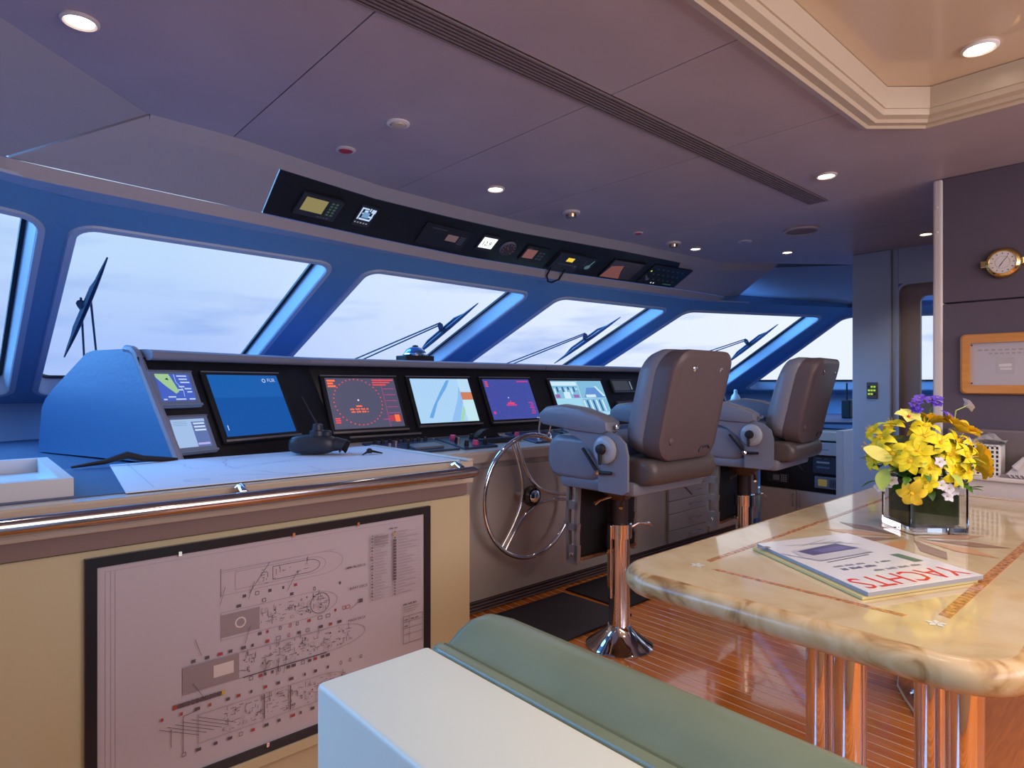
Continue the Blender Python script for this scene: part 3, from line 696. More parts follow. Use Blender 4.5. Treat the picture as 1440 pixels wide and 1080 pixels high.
def d_blue(f, w_, h):
    f.rect(0, 0, w_, h, em('navy', (.055, .075, .36), 1)); cx = w_ * .46
    for k in range(4): f.rect(w_ * .03, h * (.93 - k * .04), w_ * .09, h * (.95 - k * .04), RD)
    for k in range(16): a = math.radians(60 + k * 15); f.rect(cx + w_ * .42 * math.cos(a) - .002, h * .5 + h * .46 * math.sin(a) - .002, cx + w_ * .42 * math.cos(a) + .002, h * .5 + h * .46 * math.sin(a) + .002, MAG)
    f.rect(cx - .045, h * .33, cx + .045, h * .37, MAG); f.rect(cx - .03, h * .38, cx + .03, h * .41, RD); f.rect(cx - .01, h * .42, cx + .005, h * .45, MAG)
    f.disc(cx - .01, h * .53, .004, em('lamp_w', (.8, .85, 1), 1))
    for k in range(7): f.rect(w_ * (.84 + .02 * (k % 3)), h * (.12 + k * .045), w_ * (.93 + .02 * (k % 2)), h * (.14 + k * .045), MAG)
    f.rect(w_ * .72, h * .93, w_ * .97, h * .96, MAG); f.rect(w_ * .04, h * .14, w_ * .09, h * .2, MAG)
def d_cam(f, w_, h):
    I = em('cam_ice', (.35, .68, .86), 1); f.rect(0, 0, w_, h, em('cam_teal', (.22, .50, .72), 1)); D = em('cam_dark', (.03, .10, .30), 1); P_ = em('cam_pale', (.62, .82, .95), 1)
    for k in range(9): x = w_ * (.02 + .052 * k); f.rect(x, h * (.62 + .06 * (k % 3)), x + w_ * .03, h * (.78 + .05 * (k % 2)), D if k % 2 else P_)
    f.rect(0, h * .86, w_ * .48, h * .97, P_); f.rect(w_ * .02, h * .52, w_ * .1, h * .62, em('cam_mag', (.35, .12, .4), 1)); f.rect(w_ * .36, h * .52, w_ * .46, h * .60, em('cam_mag', (.35, .12, .4), 1))
    f.rect(w_ * .18, h * .5, w_ * .3, h * .68, P_)
    f.poly([(w_ * .56, h * .52), (w_ * .98, h * .50), (w_ * .88, h * .80), (w_ * .66, h * .80)], em('cam_blue', (.12, .28, .66), 1)); f.poly([(w_ * .82, h * .84), (w_ * .86, h * .84), (w_ * .99, h * .56), (w_ * .95, h * .54)], P_)
    f.rect(w_ * .60, h * .52, w_ * .80, h * .60, P_)
    f.rect(0, h * .25, w_ * .48, h * .48, I)
    for k in range(7): x = w_ * (.52 + .062 * k); f.poly([(x, h * .12), (x + w_ * .03, h * .12), (x + w_ * .02, h * .44), (x - w_ * .01, h * .44)], D if k % 2 else P_)
    for a in ((w_ * .49, 0, w_ * .498, h), (0, h * .485, w_, h * .495)): f.rect(*a, P_)
    f.rect(0, 0, w_, h * .1, I)
monitor(xf(1.485, 1.003), .425, .300, 'radar screen with a ring of red dots on dark grey, left in the main fascia', d_radar)
monitor(xf(2.02, 1.012), .435, .290, 'screen showing a pale blue sea chart with an orange block', d_chart)
monitor(xf(2.575, 1.011), .415, .290, 'deep blue radar screen with magenta marks, above the wheel', d_blue)
monitor(xf(3.20, 1.008), .56, .285, 'screen split into camera views, above the near armrest', d_cam)
def d_dim(f, w_, h): f.rect(0, 0, w_, h, mat('lcd_off', (.20, .24, .26), .3))
def d_dim2(f, w_, h): f.rect(0, 0, w_ * .8, h, mat('lcd_off', (.20, .24, .26), .3)); f.rect(w_ * .87, h * .1, w_ * .92, h * .95, em('lb', (.3, .36, .5), .8))
monitor(xf(3.90, 1.19), .25, .085, 'small unlit display, upper of two right of the camera screen', d_dim2, body=DEV, name='small_display', bez=.014)
monitor(xf(3.88, 1.005), .19, .10, 'small unlit grey-green display, lower of two right of the camera screen', d_dim, body=DEV, name='small_display', bez=.014)
monitor(xf(4.32, 1.02), .44, .28, 'dark monitor mostly hidden behind the near helm chair', lambda f, w_, h: f.rect(0, 0, w_, h, mat('screen_off', (.02, .03, .05), .1)))
def d_flir(f, w_, h):
    f.rect(0, 0, w_, h * .62, em('flir_lo', (.004, .085, .36), 1)); f.rect(0, h * .62, w_, h, em('flir_hi', (.008, .11, .42), 1))
    Wt = em('lamp_w', (.8, .85, 1), 1); f.text('FLIR', w_ * .86, h * .88, .030, em('soft_white', (.5, .62, .85), 1)); f.ring(w_ * .80, h * .905, .010, .004, em('soft_white', (.5, .62, .85), 1), 12)
    f.ring(w_ * .05, h * .10, .004, .002, Wt, 8); f.rect(w_ * .045, h * .12, w_ * .055, h * .18, em('soft_white', (.5, .62, .85), 1))
F = ff(0, .262, 1.012); F = (F[0], F[1], F[2], F[3])
def d_flir2(f, w_, h):
    d_flir(f, w_, h)
t, F = monitor(F, .385, .305, 'large blue thermal camera screen in the angled left wing of the console', lambda f, w_, h: (f.rect(0, 0, w_, h * .62, em('flir_lo', (.004, .085, .36), 1)), f.rect(0, h * .62, w_, h, em('flir_hi', (.008, .11, .42), 1)), f.text('FLIR', w_ * .83, h * .885, .026, em('soft_white', (.5, .62, .85), 1)), f.ring(w_ * .775, h * .905, .009, .004, em('soft_white', (.5, .62, .85), 1), 12), f.rect(w_ * .045, h * .10, w_ * .056, h * .18, em('soft_white', (.5, .62, .85), 1))))
def d_map(f, w_, h):
    f.rect(0, 0, w_, h, em('map_blue', (.06, .12, .55), 1)); Gn = em('map_green', (.35, .58, .30), 1); Wt = em('soft_white', (.5, .62, .85), 1)
    f.poly([(0, h), (w_ * .40, h), (w_ * .50, h * .62), (w_ * .56, h * .34), (w_ * .46, h * .26), (w_ * .22, h * .55), (0, h * .88)], Gn)
    f.poly([(w_ * .25, h * .8), (w_ * .33, h * .86), (w_ * .36, h * .76)], mat('blk', (.02, .05, .1), .5))
    for a, b, c in ((.62, .9, .3), (.66, .78, .25), (.68, .66, .28), (.6, .5, .16), (.55, .38, .14), (.75, .42, .2), (.2, .12, .22), (.8, .3, .15), (.05, .03, .1), (.4, .03, .3), (.8, .03, .18)): f.rect(w_ * a, h * b, w_ * (a + c), h * (b + .05), Wt)
    f.line([(w_ * .55, h), (w_ * .55, h * .7), (w_ * .7, h * .4), (w_ * .68, h * .15)], .002, Wt)
def d_list(f, w_, h):
    f.rect(0, 0, w_, h, em('list_bg', (.36, .52, .80), 1)); f.rect(w_ * .58, 0, w_, h * .9, em('list_dk', (.11, .17, .42), 1))
    for k in range(3): f.rect(w_ * .63, h * (.80 - k * .12), w_ * .97, h * (.86 - k * .12), em('list_w', (.6, .72, .95), 1))
    f.rect(w_ * .60, h * .06, w_ * .96, h * .13, em('list_p', (.5, .45, .85), 1))
    for k in range(3): f.rect(w_ * .05, h * (.9 - k * .06), w_ * .45, h * (.92 - k * .06), em('list_g', (.22, .34, .6), 1))
SB = mat('recess_blue_grey', (.20, .27, .42), .4)
t, F = monitor(ff(0, .030, 1.172), .150, .125, 'small map display, upper of two at the left end of the console', d_map, body=SB, name='small_display', lip=SB)
t, F = monitor(ff(0, .028, .985), .150, .125, 'small pale list display, lower of two at the left end of the console', d_list, body=SB, name='small_display', lip=SB)
# side bezels (raised right flanges of the two small displays)
# labels / chrome strips under the monitors
bt = thing('chrome_strip', (1.75, 3.05, .96), 'thin chrome strip under the radar screen', 'trim strip')
Fx = xf(1.56, .955); obj('strip', slab(Fx, 0, 0, .45, .012, .001, .02, bev=.003), STEEL, bt)

# ---- helm controls on the counter
def ctz(y): return .888 + (y - 2.66) * .13
def cplate(x0, x1, y0, y1, label, m=DEV, name='control_plate', cat='control panel', h=.012):
    z = ctz(y0); t = thing(name, ((x0 + x1) / 2, (y0 + y1) / 2, ctz(y0)), label, cat)
    F = mkF((x0, y0, z - .001), (1, 0, 0), (0, 1, .13)); obj('plate', slab(F, 0, 0, x1 - x0, y1 - y0, 0, h, bev=.003), m, t)
    return t, (F[0] + F[3] * h, F[1], F[2], F[3])
def knobs(t, F, pts, m=BLKM, r=.009, h=.012, nm='knob'):
    for (u, v) in pts: disc_on(F, u, v, r, -.001, h, m, nm, t, r * .8)
t, F = cplate(1.60, 2.04, 2.70, 2.98, 'leftmost dark control plate beside the chart table', mat('plate_blue', (.03, .06, .12), .35))
knobs(t, F, [(.05 + .045 * k, .23) for k in range(8)], BLKM, .012, .02)
obj('keyboard', slab(F, .18, .04, .36, .13, 0, .012, bev=.002), DEVG, t); knobs(t, F, [(.06, .10), (.12, .14)], STEEL, .01, .03)
obj('lever', tube(nb(), [F[0] + F[1] * .14 + F[2] * .05, F[0] + F[1] * .14 + F[2] * .05 + F[3] * .05], .006, 8), BLKM, t)
t, F = cplate(2.06, 2.30, 2.69, 2.98, 'dark control plate with pink buttons, left of the curved cover', mat('plate_blue', (.03, .06, .12), .35))
knobs(t, F, [(.12, .06), (.08, .22)], PINK, .02, .025, 'pink_button'); knobs(t, F, [(.05, .05), (.18, .05), (.17, .12), (.05, .14), (.2, .2)], BLKM, .014, .03)
knobs(t, F, [(.03, .10), (.21, .09)], STEEL, .008, .035)
t = thing('compass_cover', (2.42, 2.90, .92), 'black curved cover standing on the counter left of the wheel', 'cover')
bm = nb(); loops = []
for k in range(9):
    a = k / 8; loops.append([(2.30 + .22 * a, 2.86, ctz(2.86)), (2.30 + .22 * a, 2.86, ctz(2.86) + .008 + .062 * math.sin(PI * min(1, a * 1.15 + .12)) ** .8 if a < .98 else ctz(2.86) + .012), (2.30 + .22 * a, 2.94, ctz(2.94) + .006 + .05 * math.sin(PI * min(1, a * 1.1)) ** .8), (2.30 + .22 * a, 2.97, ctz(2.97))])
loft(bm, loops); obj('shell', bm, BLKM, t, smooth=True)
obj('base', box(2.27, 2.78, ctz(2.78) - .002, 2.56, 2.85, ctz(2.85) + .02, bev=.006), DEV, t)
t, F = cplate(2.60, 2.98, 2.69, 2.98, 'dark control plate behind the chrome throttle levers', mat('plate_blue', (.03, .06, .12), .35))
knobs(t, F, [(.03, .24), (.33, .05), (.34, .12)], BLKM, .012, .02); knobs(t, F, [(.02, .20)], PINK, .018, .02, 'pink_button')
for k in range(5): obj('key', slab(F, .25 + .022 * k, .2, .265 + .022 * k, .215, 0, .006), DEVG, t)
t = thing('throttle_levers', (2.77, 2.80, .915), 'chrome twin throttle levers on the counter above the wheel', 'throttle')
obj('base', lathe(nb(), (2.77, 2.80, .905), [(.055, 0), (.055, .02), (.045, .035), (.02, .04)], 20), CHROME, t, smooth=True)
for s in (-1, 1): obj('lever', tube(nb(), [(2.77 + s * .045, 2.80, .93), (2.77 + s * .05, 2.79, .98), (2.77 + s * .05, 2.78, 1.03)], [.009, .007, .008], 10), CHROME, t, smooth=True)
obj('grip_bar', tube(nb(), [(2.70, 2.78, 1.035), (2.84, 2.78, 1.035)], .010, 10), CHROME, t, smooth=True)
t, F = cplate(3.02, 3.55, 2.69, 2.97, 'dark control plate right of the throttle levers, under the armrest', mat('plate_blue2', (.035, .05, .08), .35))
knobs(t, F, [(.05 + .05 * (k % 9), .05 + .07 * (k // 9)) for k in range(24)], DEV, .010, .016)
obj('display', slab(F, .06, .17, .26, .26, 0, .01, bev=.002), mat('plate_blue3', (.05, .12, .25), .3), t)
t, F = cplate(3.60, 4.6, 2.75, 2.97, 'long blue-black control plate on the far counter, behind the near chair', mat('plate_blue3', (.05, .12, .25), .3))
knobs(t, F, [(.1 + .12 * k, .08) for k in range(7)], DEV, .012, .016)
# domed compass on the hood
t = thing('dome_compass', (2.18, 3.36, 1.394), 'glassy dome compass on a black base on top of the hood', 'compass')
obj('base', box(2.075, 3.30, 1.3945, 2.285, 3.42, 1.428, bev=.004), BLKM, t)
obj('dome', lathe(nb(), (2.18, 3.36, 1.428), [(.072, 0), (.070, .018), (.058, .038), (.038, .052), (.015, .059), (.002, .06)], 24), mat('dome_blue', (.12, .25, .5), .08, metal=.6), t, smooth=True)
obj('clamp_ring', lathe(nb(), (2.18, 3.36, 1.428), [(.078, 0), (.080, .008), (.074, .016), (.066, .014)], 24), CHROME, t, smooth=True)
obj('cap', lathe(nb(), (2.18, 3.36, 1.485), [(.02, 0), (.018, .008), (.006, .012)], 12), DEV, t)

# ================================================================== WHEEL
WC = Vector((2.395, 2.52, .627)); WR = .338
wl = thing('steering_wheel', (2.385, 2.64, .625), 'large chrome three-spoke steering wheel on the taupe console front', 'steering wheel')
def wpt(a, r, dy=0): return (WC.x + r * math.cos(a), WC.y + dy, WC.z + r * math.sin(a))
obj('rim', tube(nb(), [wpt(2 * PI * k / 56, WR) for k in range(56)], .0135, 12, closed=True), CHROME, wl, smooth=True)
SA = [math.radians(a) for a in (112, -8, -128)]
for i in range(3):
    a, b = SA[i], SA[i] - math.radians(120)
    pa, pb = Vector(wpt(a - .05, WR)), Vector(wpt(b + .05, WR)); mid = Vector(wpt((a + b) / 2, .055))
    pts = []
    for k in range(15):
        t_ = k / 14; q1 = pa.lerp(mid, min(1, t_ * 2)); 
        p = pa * (1 - t_) ** 3 + (Vector(wpt(a - .10, .045))) * 3 * t_ * (1 - t_) ** 2 + (Vector(wpt(b + .10, .045))) * 3 * t_ ** 2 * (1 - t_) + pb * t_ ** 3
        pts.append(p)
    obj('spoke', tube(nb(), pts, .0095, 10), CHROME, wl, smooth=True)
obj('hub', lathe(nb(), (WC.x, WC.y, WC.z), [(.05, .02), (.058, .0), (.058, -.02), (.045, -.03), (.040, -.02)], 28, 'Y'), mat('hub_dark', (.06, .05, .05), .25), wl, smooth=True)
obj('hub_cap', lathe(nb(), (WC.x, WC.y, WC.z), [(.038, -.018), (.036, -.034), (.025, -.042), (.004, -.044)], 24, 'Y'), CHROME, wl, smooth=True)
obj('shaft', lathe(nb(), (WC.x, WC.y, WC.z), [(.018, .119), (.018, .06), (.022, .03), (.028, .01)], 20, 'Y'), CHROME, wl, smooth=True)

# ================================================================== SIDE CABINET (starboard end)
sc = thing('side_cabinet', (5.5, 2.3, 0), 'taupe side cabinet with two doors beyond the far helm chair', 'cabinet')
obj('body', box(5.30, 1.97, .0, 5.75, 2.64, .79), CAB, sc)
obj('worktop', box(5.26, 1.965, .79, 5.78, 2.66, .86, bev=.006), COUNT, sc)
for a, b in ((1.975, 2.315), (2.32, 2.635)): 
    d = obj('door', box(5.282, a, .01, 5.299, b, .355, bev=.002, seg=1), CAB, sc)
    yh = 2.29 if a < 2 else 2.345
    obj('handle', tube(nb(), [(5.282, yh, .22), (5.262, yh, .235), (5.262, yh, .31), (5.282, yh, .325)], .005, 8), STEEL, d, smooth=True)
obj('recess_panel', box(5.288, 1.975, .36, 5.2995, 2.635, .785), BLK, sc)
obj('end_panel', box(5.16, 1.90, 0, 5.72, 1.955, .885, bev=.004), LTW, sc)
F0 = mkF((5.288, 2.60, .40), (0, -1, 0), (0, 0, 1))
def sdev(name, u0, v0, u1, v1, d, label, cat, m=DEV):
    t = thing(name, F0[0] + F0[1] * u0 + F0[2] * v0, label, cat); Fn = Vector((-1, 0, 0)); F = (F0[0], F0[1], F0[2], Fn)
    obj('housing', slab(F, u0, v0, u1, v1, 0, d, bev=.004), m, t); f = Flat(F0[0] + F0[1] * u0 + F0[2] * v0 + Fn * d, F0[1], F0[2]); f.N = Fn; return t, f, F
t, f, F = sdev('keypad_unit', .03, .005, .22, .085, .012, 'dark unit with small screen and keypad in the side cabinet', 'control panel')
f.rect(.055, .02, .11, .065, mat('lcd_off', (.20, .24, .26), .3))
for i in range(3):
    for j in range(4): f.rect(.125 + i * .018, .012 + j * .016, .138 + i * .018, .023 + j * .016, mat('key_grey', (.3, .3, .32), .5))
f.done('keypad', t)
t, f, F = sdev('radio_receiver', .44, .0, .63, .095, .03, 'grey radio receiver with amber screen, lowest in the side cabinet stack', 'radio', DEVG)
f.rect(.03, .02, .10, .075, em('amber2', (.20, .15, .05), .7))
for i in range(5): f.rect(.12 + i * .013, .015, .128 + i * .013, .08, DEV)
f.done('front_print', t)
t, f, F = sdev('tape_unit', .43, .12, .63, .265, .035, 'dark blue unit with two pale slots, middle of the side cabinet stack', 'recorder', mat('unit_navy', (.035, .045, .08), .4))
f.rect(.03, .085, .13, .10, mat('slot_pale', (.35, .38, .48), .4)); f.rect(.03, .045, .13, .06, mat('slot_mid', (.12, .15, .25), .4)); f.rect(.02, .12, .07, .128, G2); f.rect(.09, .12, .12, .126, G2); f.done('front_print', t)
t, f, F = sdev('printer', .40, .275, .63, .375, .07, 'pale grey printer with a slot handle on top of the side cabinet stack', 'printer', mat('printer_grey', (.42, .42, .48), .45))
f.line([(.06, .045), (.17, .045)], .006, DEVG); f.line([(.06, .045), (.055, .06)], .004, DEVG); f.done('handle_slot', t)
# things at the far right end by the windows
t = thing('spray_bottle', (5.46, 2.62, .86), 'white and blue bottle standing by the right-hand windows', 'bottle')
bx, by = 5.88, 3.19
t.location = (bx, by, 1.394 - .45)
W[t.name] = Vector(t.location); z0 = .925
obj('bottle_body', lathe(nb(), (bx, by, z0), [(.045, 0), (.048, .02), (.048, .16), (.036, .20), (.016, .225), (.016, .24)], 18), mat('bottle_blue', (.05, .13, .55), .3), t, smooth=True)
obj('bottle_cap', lathe(nb(), (bx, by, z0), [(.05, .10), (.05, .165), (.038, .205), (.018, .23), (.018, .26), (.008, .27)], 18), WHT, t, smooth=True)
t = thing('handheld_radio', (6.35, 2.30, .925), 'black handheld radio with antenna by the far window sill', 'radio')
obj('casing', box(6.30, 2.26, .925, 6.42, 2.34, 1.10, bev=.008), BLKM, t); obj('antenna', tube(nb(), [(6.33, 2.30, 1.09), (6.33, 2.30, 1.26)], .008, 8), BLKM, t)

# ================================================================== CHART TABLE (left foreground)
ct = thing('chart_table', (.4, 2.3, 0), 'beige chart table cabinet with chrome rail in the left foreground', 'cabinet')
obj('body', box(-1.25, 1.925, .0, 1.485, 2.66, .82), BEIGE, ct)
obj('recess_band', box(-1.25, 1.905, .825, 1.47, 2.66, .868), mat('recess_brown', (.20, .14, .13), .4), ct)
obj('tabletop', box(-1.25, 1.90, .868, 1.50, 2.665, .952, bev=.006), CABG, ct)
obj('front_board', box(-1.25, 1.906, .10, 1.487, 1.925, .822, bev=.003, seg=1), BEIGE, ct)
obj('base_step', box(-1.25, 1.895, .10, 1.3, 1.906, .135, bev=.003, seg=1), BEIGE, ct)
bm = nb(); addbox(bm, -.15, 1.97, .9515, .42, 2.655, .9545); obj('leather_inlay', bm, DKBL, ct)
obj('raised_edge', box(1.475, 1.905, .951, 1.502, 2.665, .960, bev=.003, seg=1), COUNT, ct)
rl = obj('handrail', tube(nb(), [(-1.25, 1.83, .922), (1.44, 1.83, .922), (1.458, 1.83, .922)], [.021, .021, .016], 16), mat('rail_metal', (.50, .50, .54), .16, metal=1), ct, smooth=True)
for x in (-.1, .62, 1.40):
    obj('rail_bracket', tube(nb(), [(x, 1.905, .935), (x, 1.875, .952), (x, 1.845, .938)], [.016, .011, .012], 10), CHROME, rl, smooth=True)
# tray box
tr = thing('drawer_tray', (-.15, 2.3, .955), 'open white tray box on the left end of the chart table', 'tray')
bm = nb(); x0, x1, y0, y1, z0, z1 = -.6, .235, 2.0, 2.63, .9525, 1.002
lo = [[(x0, y0, z0), (x1, y0, z0), (x1, y1, z0), (x0, y1, z0)], [(x0, y0, z1), (x1, y0, z1), (x1, y1, z1), (x0, y1, z1)], [(x0 + .03, y0 + .03, z1), (x1 - .03, y0 + .03, z1), (x1 - .03, y1 - .03, z1), (x0 + .03, y1 - .03, z1)], [(x0 + .03, y0 + .03, z0 + .006), (x1 - .03, y0 + .03, z0 + .006), (x1 - .03, y1 - .03, z0 + .006), (x0 + .03, y1 - .03, z0 + .006)]]
loft(bm, lo); obj('tray_walls', bm, mat('tray_white', (.62, .64, .68), .4), tr)
# the sea chart lying on it
sp = thing('sea_chart', (.9, 2.3, .953), 'white paper sea chart spread over the chart table', 'chart')
bm = nb(); prism(bm, [(.345, 1.95, .9545), (1.455, 1.93, .9545), (1.465, 2.655, .9545), (.42, 2.66, .9545)], (0, 0, .0025)); obj('paper', bm, PAPER, sp)
f = Flat((0, 0, .957), (1, 0, 0), (0, 1, 0), off=.0004); LN = mat('chart_line', (.50, .54, .72), .6); LT = mat('chart_tint', (.60, .66, .80), .6)
random.seed(3)
for k in range(9):
    x, y = .5 + random.random() * .75, 2.02 + random.random() * .5; pts = []; a = random.random() * 6
    for j in range(16): a += random.uniform(-.6, .6); x = min(1.40, max(.44, x + .035 * math.cos(a))); y = min(2.62, max(1.99, y + .03 * math.sin(a))); pts.append((x, y))
    f.line(pts, .003, LN)
f.ring(.55, 2.05, .035, .002, LN); f.ring(.55, 2.05, .026, .002, LN); f.ring(1.15, 2.42, .05, .002, LN)
f.line([(.42, 1.985), (1.43, 1.97), (1.44, 2.63), (.47, 2.635)], .002, LN, True)
f.done('chart_print', sp)
# keys clip, handheld gadget, strap
t = thing('dividers', (1.29, 2.32, .958), 'small black chart dividers lying on the chart right of the gadget', 'dividers')
for a, b in (((1.29, 2.335, .972), (1.24, 2.30, .961)), ((1.29, 2.335, .972), (1.335, 2.305, .961))): obj('leg', tube(nb(), [a, b], [.006, .0025], 8), BLKM, t)
obj('hinge', lathe(nb(), (1.29, 2.335, .962), [(.010, 0), (.012, .006), (.011, .016), (.004, .02)], 12), BLKM, t)
t = thing('night_scope', (1.15, 2.50, .958), 'black handheld scope with thin antenna lying on the sea chart', 'optical device')
def blob(name, c, r, m, par, rot=0, sq=(1, 1, 1), seg=16, p=2.6):
    bm = nb(); loops = []
    for i in range(1, 10):
        th = PI * i / 10; z = math.copysign(abs(math.cos(th)) ** (2 / p), math.cos(th)); s = math.sin(th) ** (2 / p); lp = []
        for k in range(seg):
            a = 2 * PI * k / seg; x = math.copysign(abs(math.cos(a)) ** (2 / p), math.cos(a)) * s; y = math.copysign(abs(math.sin(a)) ** (2 / p), math.sin(a)) * s
            X_, Y_ = x * r[0], y * r[1]; lp.append((c[0] + X_ * math.cos(rot) - Y_ * math.sin(rot), c[1] + X_ * math.sin(rot) + Y_ * math.cos(rot), c[2] - z * r[2]))
        loops.append(lp)
    loft(bm, loops); return obj(name, bm, m, par, smooth=True)
SCB = mat('scope_black', (.025, .03, .045), .4)
RT = math.radians(-38)
cx, cy = 1.11, 2.48
ex, ey = math.cos(RT), math.sin(RT)
blob('housing', (cx, cy, 1.000), (.098, .05, .040), SCB, t, RT, p=3.2)
obj('objective', tube(nb(), [(cx + ex * .09, cy + ey * .09, 1.0), (cx + ex * .112, cy + ey * .112, .998), (cx + ex * .125, cy + ey * .125, .99)], [.030, .026, .032], 14), SCB, t, smooth=True)
obj('eyecup', tube(nb(), [(cx + ex * .118, cy + ey * .118 + .02, .995), (cx + ex * .14, cy + ey * .14 + .025, .99), (cx + ex * .155, cy + ey * .155 + .03, .985)], [.016, .022, .028], 14), BLKM, t, smooth=True)
obj('top_knob', lathe(nb(), (cx + .015, cy - .01, 1.034), [(.034, 0), (.032, .022), (.022, .026), (.020, .048), (.012, .052)], 16), SCB, t, smooth=True)
obj('side_knob', lathe(nb(), (cx + ex * .055, cy + ey * .055, 1.034), [(.020, 0), (.020, .018), (.012, .024)], 14), SCB, t, smooth=True)
obj('antenna', tube(nb(), [(cx + .015, cy - .01, 1.08), (cx - .03, cy + .045, 1.20)], [.0035, .0018], 8), SCB, t)
t = thing('strap', (.47, 2.60, .957), 'black strap lying at the back edge of the chart table below the console cheek', 'strap')
obj('webbing', tube(nb(), [(.30, 2.62, .962), (.40, 2.63, .972), (.47, 2.635, .990), (.52, 2.63, .974), (.60, 2.64, .964), (.64, 2.645, .962)], [.004, .009, .014, .012, .009, .004], 8), BLKM, t, smooth=True)

# ---- framed ship plan on the cabinet front
fp_ = thing('framed_plan', (.77, 1.9, .47), 'large black framed safety plan of a ship on the chart table front', 'picture')
PX0, PX1, PZ0, PZ1 = .272, 1.268, .165, .780; b_ = .026
bm = nb(); A = [(PX0 - b_, PZ0 - b_), (PX1 + b_, PZ0 - b_), (PX1 + b_, PZ1 + b_), (PX0 - b_, PZ1 + b_)]; B = [(PX0, PZ0), (PX1, PZ0), (PX1, PZ1), (PX0, PZ1)]
q_ = lambda lp, y: [(a, y, z) for a, z in lp]
loft(bm, [q_(A, 1.9055), q_(A, 1.892), q_(B, 1.892), q_(B, 1.9055), q_(A, 1.9055)], cap=False); obj('frame', bm, BLK, fp_)
obj('sheet', box(PX0 - .004, 1.899, PZ0 - .004, PX1 + .004, 1.9045, PZ1 + .004), mat('plan_paper', (.46, .43, .50), .22), fp_)
for x in (.46, .78, 1.0): obj('clip', box(x, 1.889, PZ1 - .004, x + .008, 1.893, PZ1 + .008), CHROME, fp_)
for x in (.46, .70): obj('clip', box(x, 1.889, PZ0 - .008, x + .008, 1.893, PZ0 + .004), CHROME, fp_)
f = Flat((PX0, 1.899, PZ0), (1, 0, 0), (0, 0, 1), off=.0006); f.N = Vector((0, -1, 0))
K = mat('ink', (.10, .08, .10), .5); KL = mat('ink_light', (.34, .29, .33), .5); KG = mat('ink_grey', (.27, .23, .26), .5); KR = mat('ink_red', (.35, .05, .06), .5); KY = mat('ink_yellow', (.55, .42, .08), .5)
random.seed(11)
LW = .0018
for x in (.018, .030, .040): f.line([(x, .02), (x, .60)], .0014, KL)
f.line([(.018, .60), (.97, .60)], .0012, KL)
def hull(x0, x1, yc, hh, bow, m=KL, w_=LW):
    pts = [(x0, yc - hh), (x1 - bow, yc - hh)]
    for k in range(1, 8): a = PI / 2 * k / 8; pts.append((x1 - bow + bow * math.sin(a), yc - hh * math.cos(a)))
    pts += [(x1, yc)] + [(a, 2 * yc - b) for a, b in pts[::-1]]
    f.line(pts, w_, m, True)
def clutter(x0, x1, yc, hh, n):
    for k in range(n):
        x = random.uniform(x0, x1); y = yc + random.uniform(-hh, hh) * .85; s = random.uniform(.004, .018); t_ = random.random()
        if t_ < .4: f.line([(x, y), (x + s, y)], .0012, K)
        elif t_ < .75: f.line([(x, y), (x, y + s)], .0012, K)
        elif t_ < .9: f.ring(x, y, s * .5, .0012, KL, 10)
        else: f.rect(x, y, x + .004, y + .004, K)
def icons(x0, x1, y, n, red=.3, sk=0):
    for k in range(n):
        x = x0 + (x1 - x0) * k / max(1, n - 1) + random.uniform(-.006, .006); m = KR if random.random() < red else K; s = random.choice((.006, .010, .010, .013))
        f.rect(x, y + sk * k, x + s, y + .009 + sk * k, m) if random.random() < .7 else f.line([(x, y + sk * k), (x + s, y + sk * k), (x + s, y + sk * k + .01), (x, y + sk * k + .01)], .0014, m, True)
# four deck plans
hull(.30, .68, .510, .036, .08); hull(.34, .62, .510, .026, .05); hull(.45, .60, .510, .020, .04, K, .0014); f.line([(.30, .54), (.655, .548)], .0012, KL); f.line([(.30, .472), (.30, .552)], .0014, K); clutter(.40, .56, .505, .025, 26); icons(.36, .52, .455, 5, .05); f.line([(.38, .465), (.44, .545)], .0012, K)
hull(.30, .66, .385, .040, .10); f.rect(.30, .352, .41, .418, KG); f.ring(.355, .385, .014, .004, mat('ink_pale', (.6, .55, .56), .5), 16); clutter(.41, .62, .385, .034, 90); icons(.34, .66, .43, 5, .3); icons(.40, .62, .333, 8, .35); f.ring(.60, .385, .032, .0014, K, 20); icons(.655, .69, .345, 3, .8)
hull(.20, .76, .260, .038, .13); f.rect(.20, .224, .35, .296, KG); f.rect(.28, .245, .335, .280, mat('ink_pale', (.6, .55, .56), .5)); clutter(.35, .70, .26, .034, 150); icons(.22, .66, .305, 14, .3); icons(.38, .62, .208, 12, .15); f.line([(.36, .222), (.62, .222)], .003, K); f.line([(.36, .298), (.62, .298)], .003, KL)
for k in range(12): f.rect(.175 + k * .0115, .190, .184 + k * .0115, .203, KR if k == 0 else (KY if k == 11 else K))
hull(.24, .70, .115, .040, .10, KL); f.line([(.20, .065), (.20, .165), (.24, .17)], .0014, K); f.line([(.17, .09), (.17, .14)], .0014, K); clutter(.30, .68, .115, .038, 170); icons(.15, .74, .170, 16, .35); icons(.20, .72, .055, 15, .4); f.rect(.42, .08, .423, .155, K); f.rect(.50, .08, .503, .155, K)
for k in range(6): f.line([(.14 + k * .02, .15), (.24 + k * .02, .10)], .0012, K)
for k in range(10): x = random.uniform(.2, .68); y = random.choice((.32, .20, .45)); f.line([(x, y), (x + random.uniform(-.03, .03), y + .05)], .0012, K)
for (x, y, t_) in ((.70, .405, 'BOAT DECK'), (.695, .300, 'MAIN DECK'), (.728, .475, 'DECK')): f.text(t_, x, y, .012, K)
f.marks(.690, .476, 7, .005, .007, K)
f.rect(.735, .355, .748, .368, K); f.line([(.70, .34), (.735, .36)], .0012, K)
